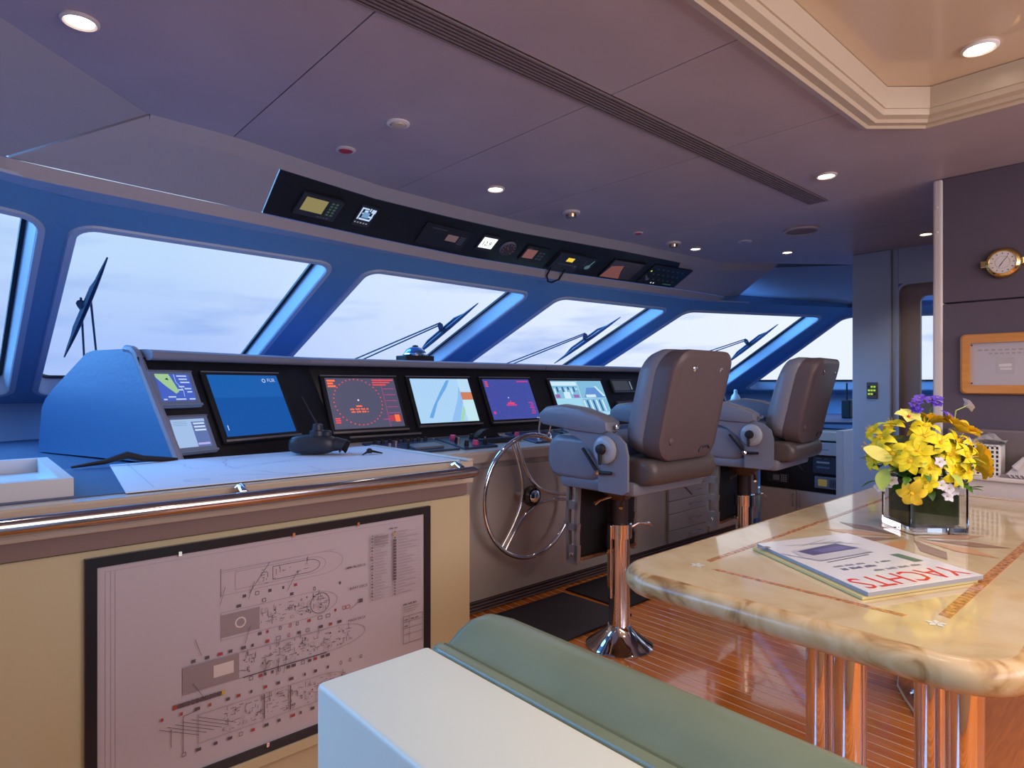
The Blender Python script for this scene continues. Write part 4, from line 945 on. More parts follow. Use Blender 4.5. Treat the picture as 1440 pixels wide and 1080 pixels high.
# legend
for x in (.775, .793, .863, .880, .975): f.line([(x, .345), (x, .575)], .0010, KL)
for k in range(22):
    y = .350 + k * .0103; f.line([(.775, y), (.975, y)], .0007, KL)
    f.rect(.780, y + .002, .786, y + .007, KR if k in (14, 15, 0) else K) if k % 3 else f.rect(.781, y + .002, .785, y + .005, K)
    f.line([(.796, y + .004), (.796 + random.uniform(.02, .055), y + .004)], .0016, KG)
    if 4 < k < 19: f.rect(.866, y + .001, .877, y + .009, K)
    elif k != 20: f.rect(.869, y + .002, .874, y + .007, K)
    f.line([(.884, y + .004), (.884 + random.uniform(.02, .085), y + .004)], .0016, KG)
f.ring(.8715, .563, .005, .003, KY, 12); f.marks(.85, .582, 8, .004, .005, K)
for k in range(4): f.rect(.796, .535 + k * .009, .845, .539 + k * .009, KG)
f.marks(.905, .305, 15, .004, .006, K)
for k in range(3): f.line([(.905, .297 - k * .008), (.905 + .07 - .01 * k, .297 - k * .008)], .002, KG)
f.line([(.905, .265), (.985, .265), (.985, .17), (.905, .17)], .0014, K, True)
for k in range(3): f.line([(.905, .245 - k * .022), (.985, .245 - k * .022)], .0012, K)
f.line([(.93, .265), (.93, .17)], .0012, K); f.marks(.909, .25, 4, .004, .005, K); f.marks(.935, .25, 8, .004, .005, K); f.marks(.909, .228, 4, .004, .005, K)
f.done('plan_print', fp_)

# ================================================================== MATS ON FLOOR
t = obj('floor_mat', prism(nb(), [(1.62, 2.075, .001), (2.72, 2.075, .001), (2.70, 2.56, .001), (1.62, 2.56, .001)], (0, 0, .012)), MAT_R); tag(t, 'grey-black rubber floor mat in front of the wheel', 'floor mat')
t = obj('floor_mat', prism(nb(), [(2.76, 2.16, .001), (4.6, 2.16, .001), (4.6, 2.60, .001), (2.76, 2.60, .001)], (0, 0, .010)), mat('mat_dark', (.015, .015, .022), .5)); tag(t, 'darker floor mat between and beyond the two helm chair posts', 'floor mat')

# ================================================================== HELM CHAIRS
PXc, PYc = 2.375, 1.885
def lc(x, y, z): return (PXc + x, PYc + y, z)
ch = thing('helm_chair', (PXc, PYc, 0), 'nearer grey leather helm chair on a chrome pedestal beside the wheel', 'chair', 'pedestal helm chairs')
obj('base', lathe(nb(), lc(0, 0, 0), [(.158, 0), (.160, .006), (.150, .014), (.135, .022), (.085, .062), (.062, .085), (.055, .10)], 36), CHROME, ch, smooth=True)
obj('outer_tube', lathe(nb(), lc(0, 0, 0), [(.050, .08), (.050, .52)], 32), CHROME, ch, smooth=True)
obj('collar', lathe(nb(), lc(0, 0, 0), [(.052, .515), (.060, .518), (.060, .585), (.052, .588), (.042, .588)], 32), CHROME, ch, smooth=True)
obj('inner_tube', lathe(nb(), lc(0, 0, 0), [(.041, .57), (.041, .72)], 28), mat('post_dark', (.05, .035, .04), .3), ch, smooth=True)
obj('swivel_head', lathe(nb(), lc(0, 0, 0), [(.043, .70), (.085, .735), (.10, .765), (.10, .785)], 28), mat('swivel_brown', (.16, .11, .10), .35), ch, smooth=True)
obj('lock_lever', tube(nb(), [lc(.045, -.03, .56), lc(.085, -.045, .578), lc(.15, -.065, .572), lc(.17, -.07, .560)], [.008, .007, .006, .004], 8), CHROME, ch, smooth=True)
obj('lock_lever', tube(nb(), [lc(-.04, .0, .72), lc(-.12, .02, .705), lc(-.15, .03, .69)], [.007, .006, .010], 8), CHROME, ch, smooth=True)
obj('height_lever', tube(nb(), [lc(-.03, -.06, .72), lc(-.10, -.10, .72), lc(-.14, -.12, .69)], [.007, .006, .009], 8), CHROME, ch, smooth=True)
obj('guide_bar', box(*lc(-.078, -.012, .24), *lc(-.062, .012, .585), bev=.004), CHROME, ch)
obj('release_lever', tube(nb(), [lc(.12, -.23, .79), lc(.16, -.26, .77), lc(.19, -.275, .735)], [.005, .005, .003], 8), DEV, ch)
# seat
obj('seat_pan', box(*lc(-.268, -.29, .775), *lc(.268, .14, .835), bev=.018), CHP, ch, smooth=True)
def cush(nm, x0, x1, prof, m, par, bev=.0, nseg=6, bul=.02):
    """cushion: profile in (y,z) swept along x with rounded ends"""
    bm = nb(); loops = []; cy_ = sum(p[0] for p in prof) / len(prof); cz_ = sum(p[1] for p in prof) / len(prof); R_ = .045
    xs = []
    for k in range(nseg + 1): a = PI / 2 * k / nseg; xs.append((x0 + R_ * (1 - math.sin(a)), 1 - .22 * (1 - math.cos(PI / 2 - a)) if 0 else 1 - .16 * (1 - math.sin(a))))
    xs = [(x0 + R_ * (1 - math.cos(PI / 2 * k / nseg)), 1 - .30 * (1 - math.sin(PI / 2 * k / nseg))) for k in range(nseg + 1)]
    xs += [(x0 + x1 - a, b) for a, b in xs[::-1]]
    for x, s in xs: loops.append([lc(x, cy_ + (y - cy_) * s, cz_ + (z - cz_) * s) for y, z in prof])
    loft(bm, loops); return obj(nm, bm, m, par, smooth=True)
def rprof(y0, z0, y1, z1, r, n=4): return rr(y0, z0, y1, z1, r, n)
cush('seat_cushion', -.278, .278, rprof(-.13, .812, .225, 1.015, .075), LEA, ch)
cush('rear_cushion', -.245, .262, rprof(-.375, .822, -.12, .935, .05), LEAD, ch)
# side plates, arm brackets
plate = [(.10, 1.045), (-.02, 1.05), (-.17, 1.05), (-.225, 1.03), (-.262, 1.0), (-.275, .95), (-.275, .80), (-.25, .785), (-.12, .785), (-.115, .90), (-.085, .955), (-.02, 1.0)]
for s in (-1, 1):
    bm = nb(); prism(bm, [lc(s * .280, y, z) for y, z in plate], (s * .014, 0, 0)); obj('side_plate', bm, CHP, ch)
    ap = [(.215, 1.058), (.238, 1.085), (.235, 1.115), (.20, 1.145), (.10, 1.158), (-.02, 1.145), (-.13, 1.112), (-.175, 1.085), (-.178, 1.045), (-.15, 1.028), (.0, 1.035)]
    bm = nb(); loops = []
    for k in range(9):
        a = PI * k / 8; dx = -.048 * math.cos(a); sc_ = .62 + .38 * math.sin(a) ** .6
        loops.append([lc(s * .262 + dx, .02 + (y - .02) * (.93 + .07 * sc_), 1.088 + (z - 1.088) * sc_) for y, z in ap])
    loft(bm, loops); ar = obj('armrest', bm, LEA, ch, smooth=True)
    obj('arm_knob', lathe(nb(), lc(s * .262, -.20, 1.055), [(.004, 0), (.012, .004), (.012, .014), (.006, .02)], 10), CHROME, ar, smooth=True)
    hb = obj('hub_disc', lathe(nb(), lc(s * .295, -.16, .968), [(.060, 0), (.060, s * .010), (.052, s * .018), (.03, s * .020)], 24, 'X'), mat('hub_grey', (.36, .41, .50), .3), ch, smooth=True)
    obj('hub_knob', lathe(nb(), lc(s * .314, -.155, .972), [(.024, 0), (.020, s * .02), (.008, s * .024)], 14, 'X'), BLKM, hb, smooth=True)
    if s < 0:
        obj('recline_handle', tube(nb(), [lc(-.322, -.15, .972), lc(-.325, -.153, .905)], [.010, .007], 8), BLKM, hb)
        lv = obj('adjust_lever', tube(nb(), [lc(-.30, -.035, .965), lc(-.305, -.125, .868), lc(-.305, -.20, .872)], [.007, .009, .007], 8), BLKM, ch)
        obj('lever_tip', lathe(nb(), lc(-.305, -.125, .868), [(.010, 0), (.012, -.008), (.006, -.014)], 10, 'X'), CHROME, lv)
# backrest: cushion + shell
def backloop(x0, x1, y, z0, z1, r, lean, tw=1.0):
    out = []
    for a, b in rr(x0, z0, x1, z1, r, 6):
        t_ = (b - z0) / (z1 - z0); out.append(lc(a, y + lean(t_), b))
    return out
ln = lambda t_: -.02 * t_ - .085 * t_ * t_
bm = nb()
BX0, BX1, BZ0, BZ1 = -.228, .215, .925, 1.392
loft(bm, [backloop(BX0 + .03, BX1 - .03, -.386, BZ0 + .03, BZ1 - .03, .07, ln), backloop(BX0 + .012, BX1 - .012, -.3845, BZ0 + .012, BZ1 - .012, .08, ln), backloop(BX0 + .003, BX1 - .003, -.378, BZ0 + .003, BZ1 - .003, .087, ln), backloop(BX0, BX1, -.362, BZ0, BZ1, .09, ln), backloop(BX0, BX1, -.300, BZ0, BZ1, .09, ln)])
sh_ = obj('back_shell', bm, LEAS, ch, smooth=True)
bm = nb()
loft(bm, [backloop(BX0 + .004, BX1 - .004, -.300, BZ0 + .01, BZ1 - .002, .09, ln), backloop(BX0 - .004, BX1 + .004, -.29, BZ0 + .01, BZ1 + .004, .10, ln), backloop(BX0 - .006, BX1 + .006, -.25, BZ0 + .02, BZ1 + .006, .10, ln), backloop(BX0 + .01, BX1 - .01, -.21, BZ0 + .03, BZ1 - .005, .09, ln), backloop(BX0 + .04, BX1 - .04, -.19, BZ0 + .06, BZ1 - .04, .08, ln)])
obj('back_cushion', bm, LEA, ch, smooth=True)
def onback(x, z, d=0):
    t_ = (z - BZ0 - .03) / (BZ1 - BZ0 - .06); return lc(x, -.388 + ln(t_) - d, z)
for x, z, m in ((-.10, 1.315, CHROME), (.10, 1.315, CHROME), (-.15, 1.01, LEAS), (.13, 1.01, LEAS)):
    obj('back_button', lathe(nb(), onback(x, z), [(.017, .006), (.016, -.002), (.007, -.007)], 14, 'Y'), m, sh_, smooth=True)
obj('back_badge', tube(nb(), [onback(.065, .955, .002), onback(.08, .972, .004), onback(.13, .976, .004), onback(.145, .965, .002)], .004, 6), DEV, sh_)
# footrest
for s in (-1, 1):
    pr = [(.055, .815), (.135, .815), (.150, .62), (.150, .43), (.09, .41), (.062, .43), (.075, .62)]
    # bracket with three slots: built as ladder of bars
    bm = nb(); xx = s * .205
    A_ = [(.055, .83), (.068, .62), (.068, .425)]; B_ = [(.128, .83), (.140, .62), (.134, .425)]
    for lst, wd in ((A_, .017), (B_, .017)):
        for (y0, z0_), (y1, z1_) in zip(lst, lst[1:]): prism(bm, [lc(xx, y0, z0_), lc(xx, y0 + (wd if lst is A_ else -wd), z0_), lc(xx, y1 + (wd if lst is A_ else -wd), z1_), lc(xx, y1, z1_)], (s * .022, 0, 0))
    for z0_, z1_ in ((.83, .775), (.705, .665), (.600, .565), (.500, .41)): prism(bm, [lc(xx, .062, z0_), lc(xx, .134, z0_), lc(xx, .134, z1_), lc(xx, .066, z1_)], (s * .022, 0, 0))
    br = obj('footrest_bracket', bm, mat('bracket_grey', (.38, .37, .37), .3, metal=.6), ch)
    for z in (.455,): obj('bolt', lathe(nb(), lc(xx + (s * .022 if s > 0 else -.022), .10, z), [(.010, 0), (.009, s * .006), (.003, s * .008)], 10, 'X'), CHROME, br, smooth=True)
bm = nb(); prism(bm, [lc(-.20, .07, .80), lc(.20, .07, .80), lc(.20, .085, .445), lc(-.20, .085, .445)], (0, .015, 0)); obj('footrest_board', bm, BLKM, ch)
obj('footrest_edge', box(*lc(-.205, .055, .428), *lc(.205, .115, .446), bev=.004), COPPER, ch)
ch2 = dup(ch, (3.56 - PXc, 1.875 - PYc, 0), 'farther grey leather helm chair on a chrome pedestal in front of the side cabinet')
ch2.rotation_euler.z = math.radians(6)

# ================================================================== MARBLE TABLE
TX0, TX1, TY0, TY1, TZ = 1.265, 3.185, .215, 1.0, .787
tb = thing('marble_table', (2.2, .6, 0), 'polished cream marble table with bullnose edge on chrome legs, right foreground', 'table')
base = rr(TX0, TY0, TX1, TY1, .10, 10)
def off(lp, d, z):
    n = len(lp); out = []
    for i in range(n):
        a = Vector(lp[i - 1]); c = Vector(lp[(i + 1) % n]); t_ = (c - a).normalized(); out.append((lp[i][0] + t_.y * d, lp[i][1] - t_.x * d, z))
    return out
bm = nb(); loft(bm, [off(base, -.004, TZ - .02), off(base, -.004, TZ)]); obj('tabletop', bm, MARB, tb)
bm = nb(); loops = []
for k in range(13):
    a = PI / 2 - PI * k / 12; loops.append(off(base, .028 * math.cos(a), TZ - .030 + .030 * math.sin(a)))
loops = [off(base, -.005, TZ - .0003)] + loops + [off(base, -.02, TZ - .060)]; loft(bm, loops, cap=False)
bm2 = bm; e1 = obj('bullnose_edge', bm, BURL, tb, smooth=True)
bm = nb(); loft(bm, [off(base, -.02, TZ - .060), off(base, -.02, TZ - .055)]); obj('underside', bm, mat('under_wood', (.25, .14, .07), .5), tb)
IX0, IX1, IY0, IY1 = 1.415, 3.12, .352, .872
IW = .016
def inlay(x0, y0, x1, y1, wd):
    bm = nb(); d = Vector((x1 - x0, y1 - y0)); n_ = Vector((-d.y, d.x)).normalized() * wd / 2; L_ = d.length; d.normalize()
    k = 0; s = .0; seg = .022
    while s < L_ - .001:
        e_ = min(s + seg * .92, L_); p = Vector((x0, y0)) + d * s; q = Vector((x0, y0)) + d * e_; sl = d * wd * .35
        prism(bm, [(*(p - n_ - sl * 0), TZ + .0001), (*(q - n_), TZ + .0001), (*(q + n_ + sl), TZ + .0001), (*(p + n_ + sl), TZ + .0001)], (0, 0, .0006)); s += seg
    o = obj('inlay_strip', bm, INL, tb); return o
inlay(IX0, IY0 + .05, IX0, IY1 - .05, IW); inlay(IX0 + .05, IY1, IX1 - .05, IY1, IW); inlay(IX0 + .05, IY0, IX1 - .05, IY0, .022); inlay(IX1, IY0 + .05, IX1, IY1 - .05, IW)
DK = mat('inlay_dark', (.35, .13, .05), .3)
for (x, y) in ((IX0, IY0), (IX0, IY1), (IX1, IY0), (IX1, IY1)):
    f = Flat((x, y, TZ), (1, 0, 0), (0, 1, 0), off=.0008)
    for k in range(5):
        a = 2 * PI * k / 5 + .3; f.poly([(0, 0), (.012 * math.cos(a - .5), .012 * math.sin(a - .5)), (.020 * math.cos(a), .020 * math.sin(a)), (.012 * math.cos(a + .5), .012 * math.sin(a + .5))], PEARL)
    f.done('pearl_flower', tb)
# centre wood rosette under the vase
f = Flat((2.14, .60, TZ), (1, 0, 0), (0, 1, 0), off=.0008)
for k in range(10):
    a = 2 * PI * k / 10; c_, s_ = math.cos(a), math.sin(a); f.poly([(.03 * c_, .03 * s_), (.16 * math.cos(a - .2), .16 * math.sin(a - .2)), (.24 * c_, .24 * s_), (.16 * math.cos(a + .2), .16 * math.sin(a + .2))], mat('rosette_a', (.62, .34, .16), .25, coat=.3) if k % 2 else mat('rosette_b', (.30, .17, .10), .25, coat=.3))
f.done('rosette_inlay', tb)
for px, py in ((1.825, .655), (1.885, .755), (1.87, .405), (1.97, .50), (2.75, .66), (2.86, .74)):
    zb = .0135 if px > 2.6 else 0
    lg = obj('leg', lathe(nb(), (px, py, 0), [(.041, .014), (.041, TZ - .0605)], 32), CHROME, tb, smooth=True)
    obj('foot_flange', lathe(nb(), (px, py, zb), [(.06, .0), (.06, .008), (.048, .014)], 28), CHROME, lg, smooth=True)

# magazines
def qd(pts, z, h): return prism(nb(), [(a, b, z) for a, b in pts], (0, 0, h))
Mq = [(1.672, .842), (1.990, .722), (1.790, .352), (1.458, .487)]
m2 = thing('magazine', (1.73, .6, TZ), 'yellowish magazine lying under the yachting magazine', 'magazine')
obj('pages', qd([(a - .010, b + .008) for a, b in Mq], TZ + .001, .006), mat('pages_yellow', (.62, .56, .25), .5), m2)
m1 = thing('magazine', (1.73, .6, TZ + .008), 'white glossy magazine reading YACHTS in red on the marble table', 'magazine')
obj('pages', qd(Mq, TZ + .0076, .009), mat('pages_grey', (.30, .33, .38), .5), m1)
obj('cover', qd([(a, b) for a, b in Mq], TZ + .0167, .0008), mat('cover_white', (.78, .80, .84), .2, coat=.3), m1)
# print frame: u along the masthead edge as read from the far side
P0 = Vector((*Mq[2], 0)); P1 = Vector((*Mq[3], 0)); P2 = Vector((*Mq[0], 0))
Uv = (P1 - P0).normalized(); Vv = Vector((-Uv.y, Uv.x, 0)); 
if Vv.dot(P2 - P1) < 0: Vv = -Vv
# letters read upside down towards the camera: tops point to the near edge
f = Flat((P0.x, P0.y, TZ + .0175), Uv, Vv, off=.0004); f.N = Vector((0, 0, 1))
MR = mat('masthead_red', (.70, .03, .04), .3); MB = mat('print_blue', (.10, .10, .22), .3); MG = mat('print_grey', (.22, .24, .30), .3); MGr = mat('print_green', (.10, .22, .17), .3)
f.k = 2
cu = 'YACHTS'
# text drawn mirrored twice: origin at the Y side, running along +U, glyph tops towards -V (near edge)
def mtext(s, u, v, h, m, xs=1.0):
    c = bpy.data.curves.new('t', 'FONT'); c.body = s; c.size = 1; c.resolution_u = 2; to = bpy.data.objects.new('t', c); me = bpy.data.meshes.new_from_object(to); i = f.mi(m); f.k += 1
    vs = [f.bm.verts.new(f.p(u + q.co.x * h * xs, v - q.co.y * h)) for q in me.vertices]
    for g in me.polygons:
        try: gg = f.bm.faces.new([vs[k] for k in g.vertices]); gg.material_index = i
        except ValueError: pass
    bpy.data.objects.remove(to); bpy.data.curves.remove(c); bpy.data.meshes.remove(me)
mtext('YACHTS', .015, .082, .098, MR, .88)
f.marks(.06, .105, 20, .008, .012, MG); f.marks(.17, .135, 12, .009, .014, MB); f.marks(.18, .16, 14, .007, .010, MG); f.marks(.10, .155, 6, .008, .010, MGr)
f.poly([(.12, .25), (.24, .235), (.27, .26), (.14, .27)], MG)
for k in range(7): f.rect(.10 + k * .022, .247 + .001 * k, .115 + k * .022, .254 + .001 * k, MB)
for k in range(5): f.line([(.03 + .012 * k, .30 + .02 * k), (.08 + .03 * k, .345)], .002, MG)
f.poly([(.07, .24), (.25, .215), (.285, .25), (.265, .315), (.10, .335), (.06, .30)], mat('print_hull', (.55, .56, .62), .3))
f.poly([(.07, .275), (.245, .26), (.255, .305), (.09, .335)], MB); f.poly([(.09, .285), (.20, .275), (.21, .30), (.10, .31)], mat('print_violet', (.16, .14, .36), .3))
f.line([(.07, .235), (.27, .215)], .006, MG); f.line([(.10, .22), (.26, .20)], .004, MB); f.line([(.27, .215), (.31, .30)], .003, MB); f.line([(.06, .345), (.24, .36)], .002, MG)
f.rect(.02, .13, .05, .20, MGr); f.rect(.29, .36, .33, .375, MG)
f.done('cover_print', m1)

# vase
VQ = [(2.183, .617), (2.308, .492), (2.445, .600), (2.322, .735)]
c0 = Vector((sum(p[0] for p in VQ) / 4, sum(p[1] for p in VQ) / 4)); rot = math.atan2(VQ[1][1] - VQ[0][1], VQ[1][0] - VQ[0][0]); hs = .088
def vl(h, z, r=.012, n=3):
    return [(c0.x + a * math.cos(rot) - b * math.sin(rot), c0.y + a * math.sin(rot) + b * math.cos(rot), z) for a, b in rr(-h, -h, h, h, r, n)]
z0 = TZ + .0018; vs_ = thing('flower_vase', (c0.x, c0.y, z0), 'square clear glass vase on the marble table behind the magazine', 'vase')
bm = nb(); loft(bm, [vl(hs, z0), vl(hs, z0 + .165), vl(hs - .002, z0 + .168), vl(hs - .008, z0 + .165, .006), vl(hs - .008, z0 + .018, .006)]); obj('glass_body', bm, GLS, vs_)
# broad leaf wrapped inside the vase
lw = nb(); loft(lw, [vl(hs - .013, z0 + .026, .03), vl(hs - .013, z0 + .155, .03), vl(hs - .018, z0 + .155, .03), vl(hs - .018, z0 + .030, .03)], cap=True)
fa = thing('flower_bouquet', (c0.x, c0.y, z0 + .1), 'full bouquet of yellow, white and purple flowers in the glass vase', 'flowers')
obj('wrapping_leaf', lw, mat('lining_leaf', (.17, .30, .025), .4, var=.5, vscale=14), fa, label='dark green leaf lining the vase')
BC = Vector((c0.x - .015, c0.y + .01, .985))
right = Vector((math.cos(math.radians(-41.8)), math.sin(math.radians(-41.8)), 0)); fwd = Vector((math.sin(math.radians(41.8)), math.cos(math.radians(41.8)), 0)); UP = Vector((0, 0, 1))
def petal_bm(L_, wd, curl, cup=.25, n=6, tip=1.0, rnd=False):
    bm = nb(); rows = []
    for i in range(n + 1):
        t_ = i / n; w_ = wd * (math.sin(PI * (t_ ** .75) * .93 + .12)) * (1 if t_ < .98 else tip * .3); a = curl * t_; w_ = wd * math.sin(PI * t_ * .78 + .15) if rnd else w_; x = L_ * t_ * math.cos(a * .6); z = L_ * t_ * math.sin(.9 - a) * .75
        rows.append([(x, -w_, z + cup * w_), (x, 0, z), (x, w_, z + cup * w_)])
    quads(bm, rows); return bm
def place(bm, pos, axis, roll=0):
    q = Vector(axis).normalized().to_track_quat('Z', 'Y').to_matrix().to_4x4(); return Matrix.Translation(pos) @ q @ Matrix.Rotation(roll, 4, 'Z')
def flower(pos, axis, size, m, nm, petals=6, curl=1.1, wd=.26, centre=None):
    M0 = place(None, pos, axis, random.random() * 6); fo = None
    c_ = nb(); bmesh.ops.create_icosphere(c_, subdivisions=1, radius=size * .13); cc = nb(); merge(cc, c_, M0 @ Matrix.Translation((0, 0, size * .12)))
    fo = obj(nm, cc, centre or YELW, fa)
    for k in range(petals):
        pb = petal_bm(size * random.uniform(.88, 1.08), size * wd, curl * random.uniform(.8, 1.2)); t_ = nb(); merge(t_, pb, M0 @ Matrix.Rotation(2 * PI * k / petals + random.uniform(-.1, .1), 4, 'Z'))
        obj('petal', t_, m, fo, smooth=True)
    for k in range(4):
        a = 2 * PI * k / 4; t_ = nb(); tube(t_, [(0, 0, size * .1), (size * .1 * math.cos(a), size * .1 * math.sin(a), size * .35), (size * .2 * math.cos(a), size * .2 * math.sin(a), size * .55)], size * .014, 5); t2 = nb(); merge(t2, t_, M0); obj('stamen', t2, YELW, fo)
    return fo
random.seed(21)
def bp(a, b, d): return BC + right * a + UP * b - fwd * d   # a across, b up, d towards the viewer
SPOTS = [(-.115, .045, .06, .062, YEL, 'yellow_lily'), (-.06, .055, .09, .065, YEL, 'yellow_lily'), (-.125, .09, .02, .055, YEL, 'yellow_lily'), (-.03, .10, .07, .062, YEL, 'yellow_lily'), (.025, .05, .10, .065, YEL, 'yellow_lily'), (.07, .085, .07, .060, YEL, 'yellow_lily'),
         (.035, -.005, .11, .06, YEL, 'yellow_lily'), (-.035, .01, .11, .05, YEL, 'yellow_lily'), (-.085, -.065, .10, .058, YELW, 'yellow_lily'), (-.08, .13, .0, .052, YEL, 'yellow_lily'), (.0, .13, .03, .055, YEL, 'yellow_lily'), (-.14, .02, .0, .05, YEL, 'yellow_lily'),
         (.10, .03, .06, .05, YEL, 'yellow_lily'), (-.02, .06, -.09, .06, YEL, 'yellow_lily'), (.06, .10, -.08, .06, YEL, 'yellow_lily'), (-.10, .05, -.08, .06, YEL, 'yellow_lily'), (-.145, .06, .03, .05, YEL, 'yellow_lily'), (.105, .075, .075, .052, YEL, 'yellow_lily'), (-.09, .03, .10, .055, YEL, 'yellow_lily'), (.0, .085, .10, .055, YEL, 'yellow_lily'), (.075, .045, .105, .055, YEL, 'yellow_lily'), (-.13, .11, -.02, .05, YEL, 'yellow_lily'), (.12, .06, -.03, .06, YEL, 'yellow_lily'), (-.05, -.03, .115, .045, YEL, 'yellow_lily'), (.075, .0, .11, .05, YEL, 'yellow_lily')]
for a, b, d, s, m, nm in SPOTS:
    ax = right * a * 4 + UP * (b + .02) * 3 - fwd * (d + .01) * 4; flower(bp(a, b, d), ax, s, m, nm)
def rose(pos, axis, size, m, nm='yellow_rose'):
    M0 = place(None, pos, axis); c_ = nb(); bmesh.ops.create_icosphere(c_, subdivisions=2, radius=size * .3); t_ = nb(); merge(t_, c_, M0 @ Matrix.Translation((0, 0, size * .45))); fo = obj(nm, t_, m, fa, smooth=True)
    for L_, n, cu_, r_ in ((.75, 4, -.5, .1), (.95, 5, -.25, .15), (1.1, 6, .1, .2), (1.2, 6, .55, .2)):
        for k in range(n):
            pb = petal_bm(size * L_ * .85, size * .40, cu_, .5, 5, rnd=True); t_ = nb(); merge(t_, pb, M0 @ Matrix.Rotation(2 * PI * k / n + L_ * 3, 4, 'Z') @ Matrix.Translation((size * .05, 0, 0))); obj('petal', t_, m, fo, smooth=True)
rose(bp(.105, .115, .03), right * .5 + UP + -fwd * .3, .055, YELW); rose(bp(.155, .02, .03), right * 1.0 + UP * .15 - fwd * .3, .056, YELW); rose(bp(.05, .135, -.02), UP + right * .2, .05, YELW)
flower(bp(-.045, .158, .02), UP * 1 - fwd * .6, .045, YELP, 'pale_orchid', 5, .7, .42, REDM)
for a, b, d in ((-.005, .205, 0), (-.022, .192, .01), (.012, .215, -.01), (.038, .21, 0), (.052, .198, .01), (.06, .215, 0), (-.012, .178, .01), (.09, .165, .0)):
    flower(bp(a, b, d), UP + right * random.uniform(-.6, .6) - fwd * .6, .022, PUR, 'purple_delphinium', 5, .6, .45, PUR)
flower(bp(.155, .195, 0), right + UP * .5, .026, WPT, 'white_delphinium', 5, .5, .45, WPT); obj('stem', tube(nb(), [bp(.11, .12, 0), bp(.12, .18, 0), bp(.155, .195, 0)], .0015, 6), LEAFL, fa)
obj('stem', tube(nb(), [bp(.02, .1, 0), bp(.03, .16, 0), bp(.045, .205, 0)], .002, 6), LEAF, fa); obj('stem', tube(nb(), [bp(.0, .1, 0), bp(-.002, .16, 0), bp(-.008, .20, 0)], .002, 6), LEAF, fa)
for a, b, d in ((-.12, -.035, .06), (-.14, -.06, .03), (-.01, -.04, .12), (.012, -.05, .12), (.015, -.075, .11), (.09, .02, .09), (.10, .055, .08), (.105, -.02, .07), (.08, -.04, .08), (.05, -.06, .09), (.11, -.05, .04), (-.13, -.045, .05), (.12, .085, .05), (-.015, .03, .12)):
    flower(bp(a, b, d), right * a * 5 + UP * .3 - fwd, .020, WPT, 'white_blossom', 5, .7, .4, LEAFL)
def leaf(pos, dirn, L_, wd, m, curl=.4, nm='leaf'):
    d = Vector(dirn).normalized(); q = d.to_track_quat('X', 'Z').to_matrix().to_4x4(); pb = nb(); rows = []
    for i in range(8):
        t_ = i / 7; w_ = wd * math.sin(PI * min(.995, t_ * .95 + .03)) ** .8; z = -curl * L_ * t_ * t_; rows.append([(L_ * t_, -w_, z + w_ * .25), (L_ * t_, 0, z), (L_ * t_, w_, z + w_ * .25)])
    quads(pb, rows); t_ = nb(); merge(t_, pb, Matrix.Translation(pos) @ q); return obj(nm, t_, m, fa, smooth=True)
Lf = nb(); quads(Lf, [[tuple(bp(-.125 - .085 * t_, .035 + .030 * t_ + w_, .07 - .01 * t_)) for w_ in (-.022 * math.sin(PI * min(.99, t_ * .96 + .03)) ** .7, 0, .022 * math.sin(PI * min(.99, t_ * .96 + .03)) ** .7)] for t_ in [k / 8 for k in range(9)]]); obj('large_leaf', Lf, YELP, fa, smooth=True)
leaf(bp(-.13, .0, .04), -right * .5 - UP * 1 - fwd * .5, .075, .022, LEAFL, .1, 'large_leaf'); leaf(bp(-.09, .135, .03), -right + UP * .25 - fwd * .3, .07, .018, LEAFL, .2, 'large_leaf')
leaf(bp(.10, .135, .02), right + UP * .1, .08, .02, YELP, .5, 'large_leaf')
for k in range(120):
    a = random.uniform(-.145, .12); b = random.uniform(-.06, .07) ; d = random.uniform(-.08, .125); di = right * a * 8 + UP * random.uniform(-.4, .8) - fwd * (d * 8 + .2)
    leaf(bp(a * .85, b, d * .9), di, random.uniform(.03, .06), random.uniform(.008, .016), random.choice((LEAF, LEAF, LEAFD, LEAFL)), random.uniform(0, .6))
for k in range(12): a = random.uniform(-.03, .03); c_ = random.uniform(-.03, .03); obj('stem', tube(nb(), [(c0.x + a, c0.y + c_, z0 + .03), (c0.x + a * 2, c0.y + c_ * 2, .96), tuple(bp(a * 3, .04, c_ * 2))], .003, 6), LEAF, fa)
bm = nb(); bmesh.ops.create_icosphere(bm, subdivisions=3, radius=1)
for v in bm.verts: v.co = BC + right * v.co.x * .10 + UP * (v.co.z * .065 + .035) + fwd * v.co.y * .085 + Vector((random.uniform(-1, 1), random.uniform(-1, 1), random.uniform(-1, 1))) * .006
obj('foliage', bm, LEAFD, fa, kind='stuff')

# ================================================================== SETTEE (foreground)
se = thing('settee', (.6, 0, 0), 'settee back with a white ledge and a green leather roll, bottom centre foreground', 'sofa')
obj('back_panel', box(.309, -1.2, .0, .462, .682, .908, bev=.006, seg=3), [SETW], se, smooth=True)
gp = [(.463, .870), (.464, .896), (.470, .905), (.480, .9065), (.492, .900), (.500, .903), (.515, .914), (.540, .924), (.570, .925), (.600, .912), (.622, .885), (.632, .84), (.635, .70), (.600, .50), (.463, .50)]
bm = nb(); loops = []; gx, gz = .54, .80
for k, (y, s) in enumerate(((.694, .80), (.690, .90), (.682, .96), (.668, 1), (-1.2, 1))): loops.append([(gx + (a - gx) * s, y, gz + (z - gz) * (1 - (1 - s) * .35)) for a, z in gp])
loft(bm, loops); obj('back_cushion', bm, GRN, se, smooth=True)
obj('piping', tube(nb(), [(.492, .686, .898), (.492, -1.2, .901)], .004, 8), mat('green_piping', (.12, .17, .12), .4), se, smooth=True)
obj('seat_base', box(.464, -1.2, 0, .96, .66, .30), BEIGE, se)
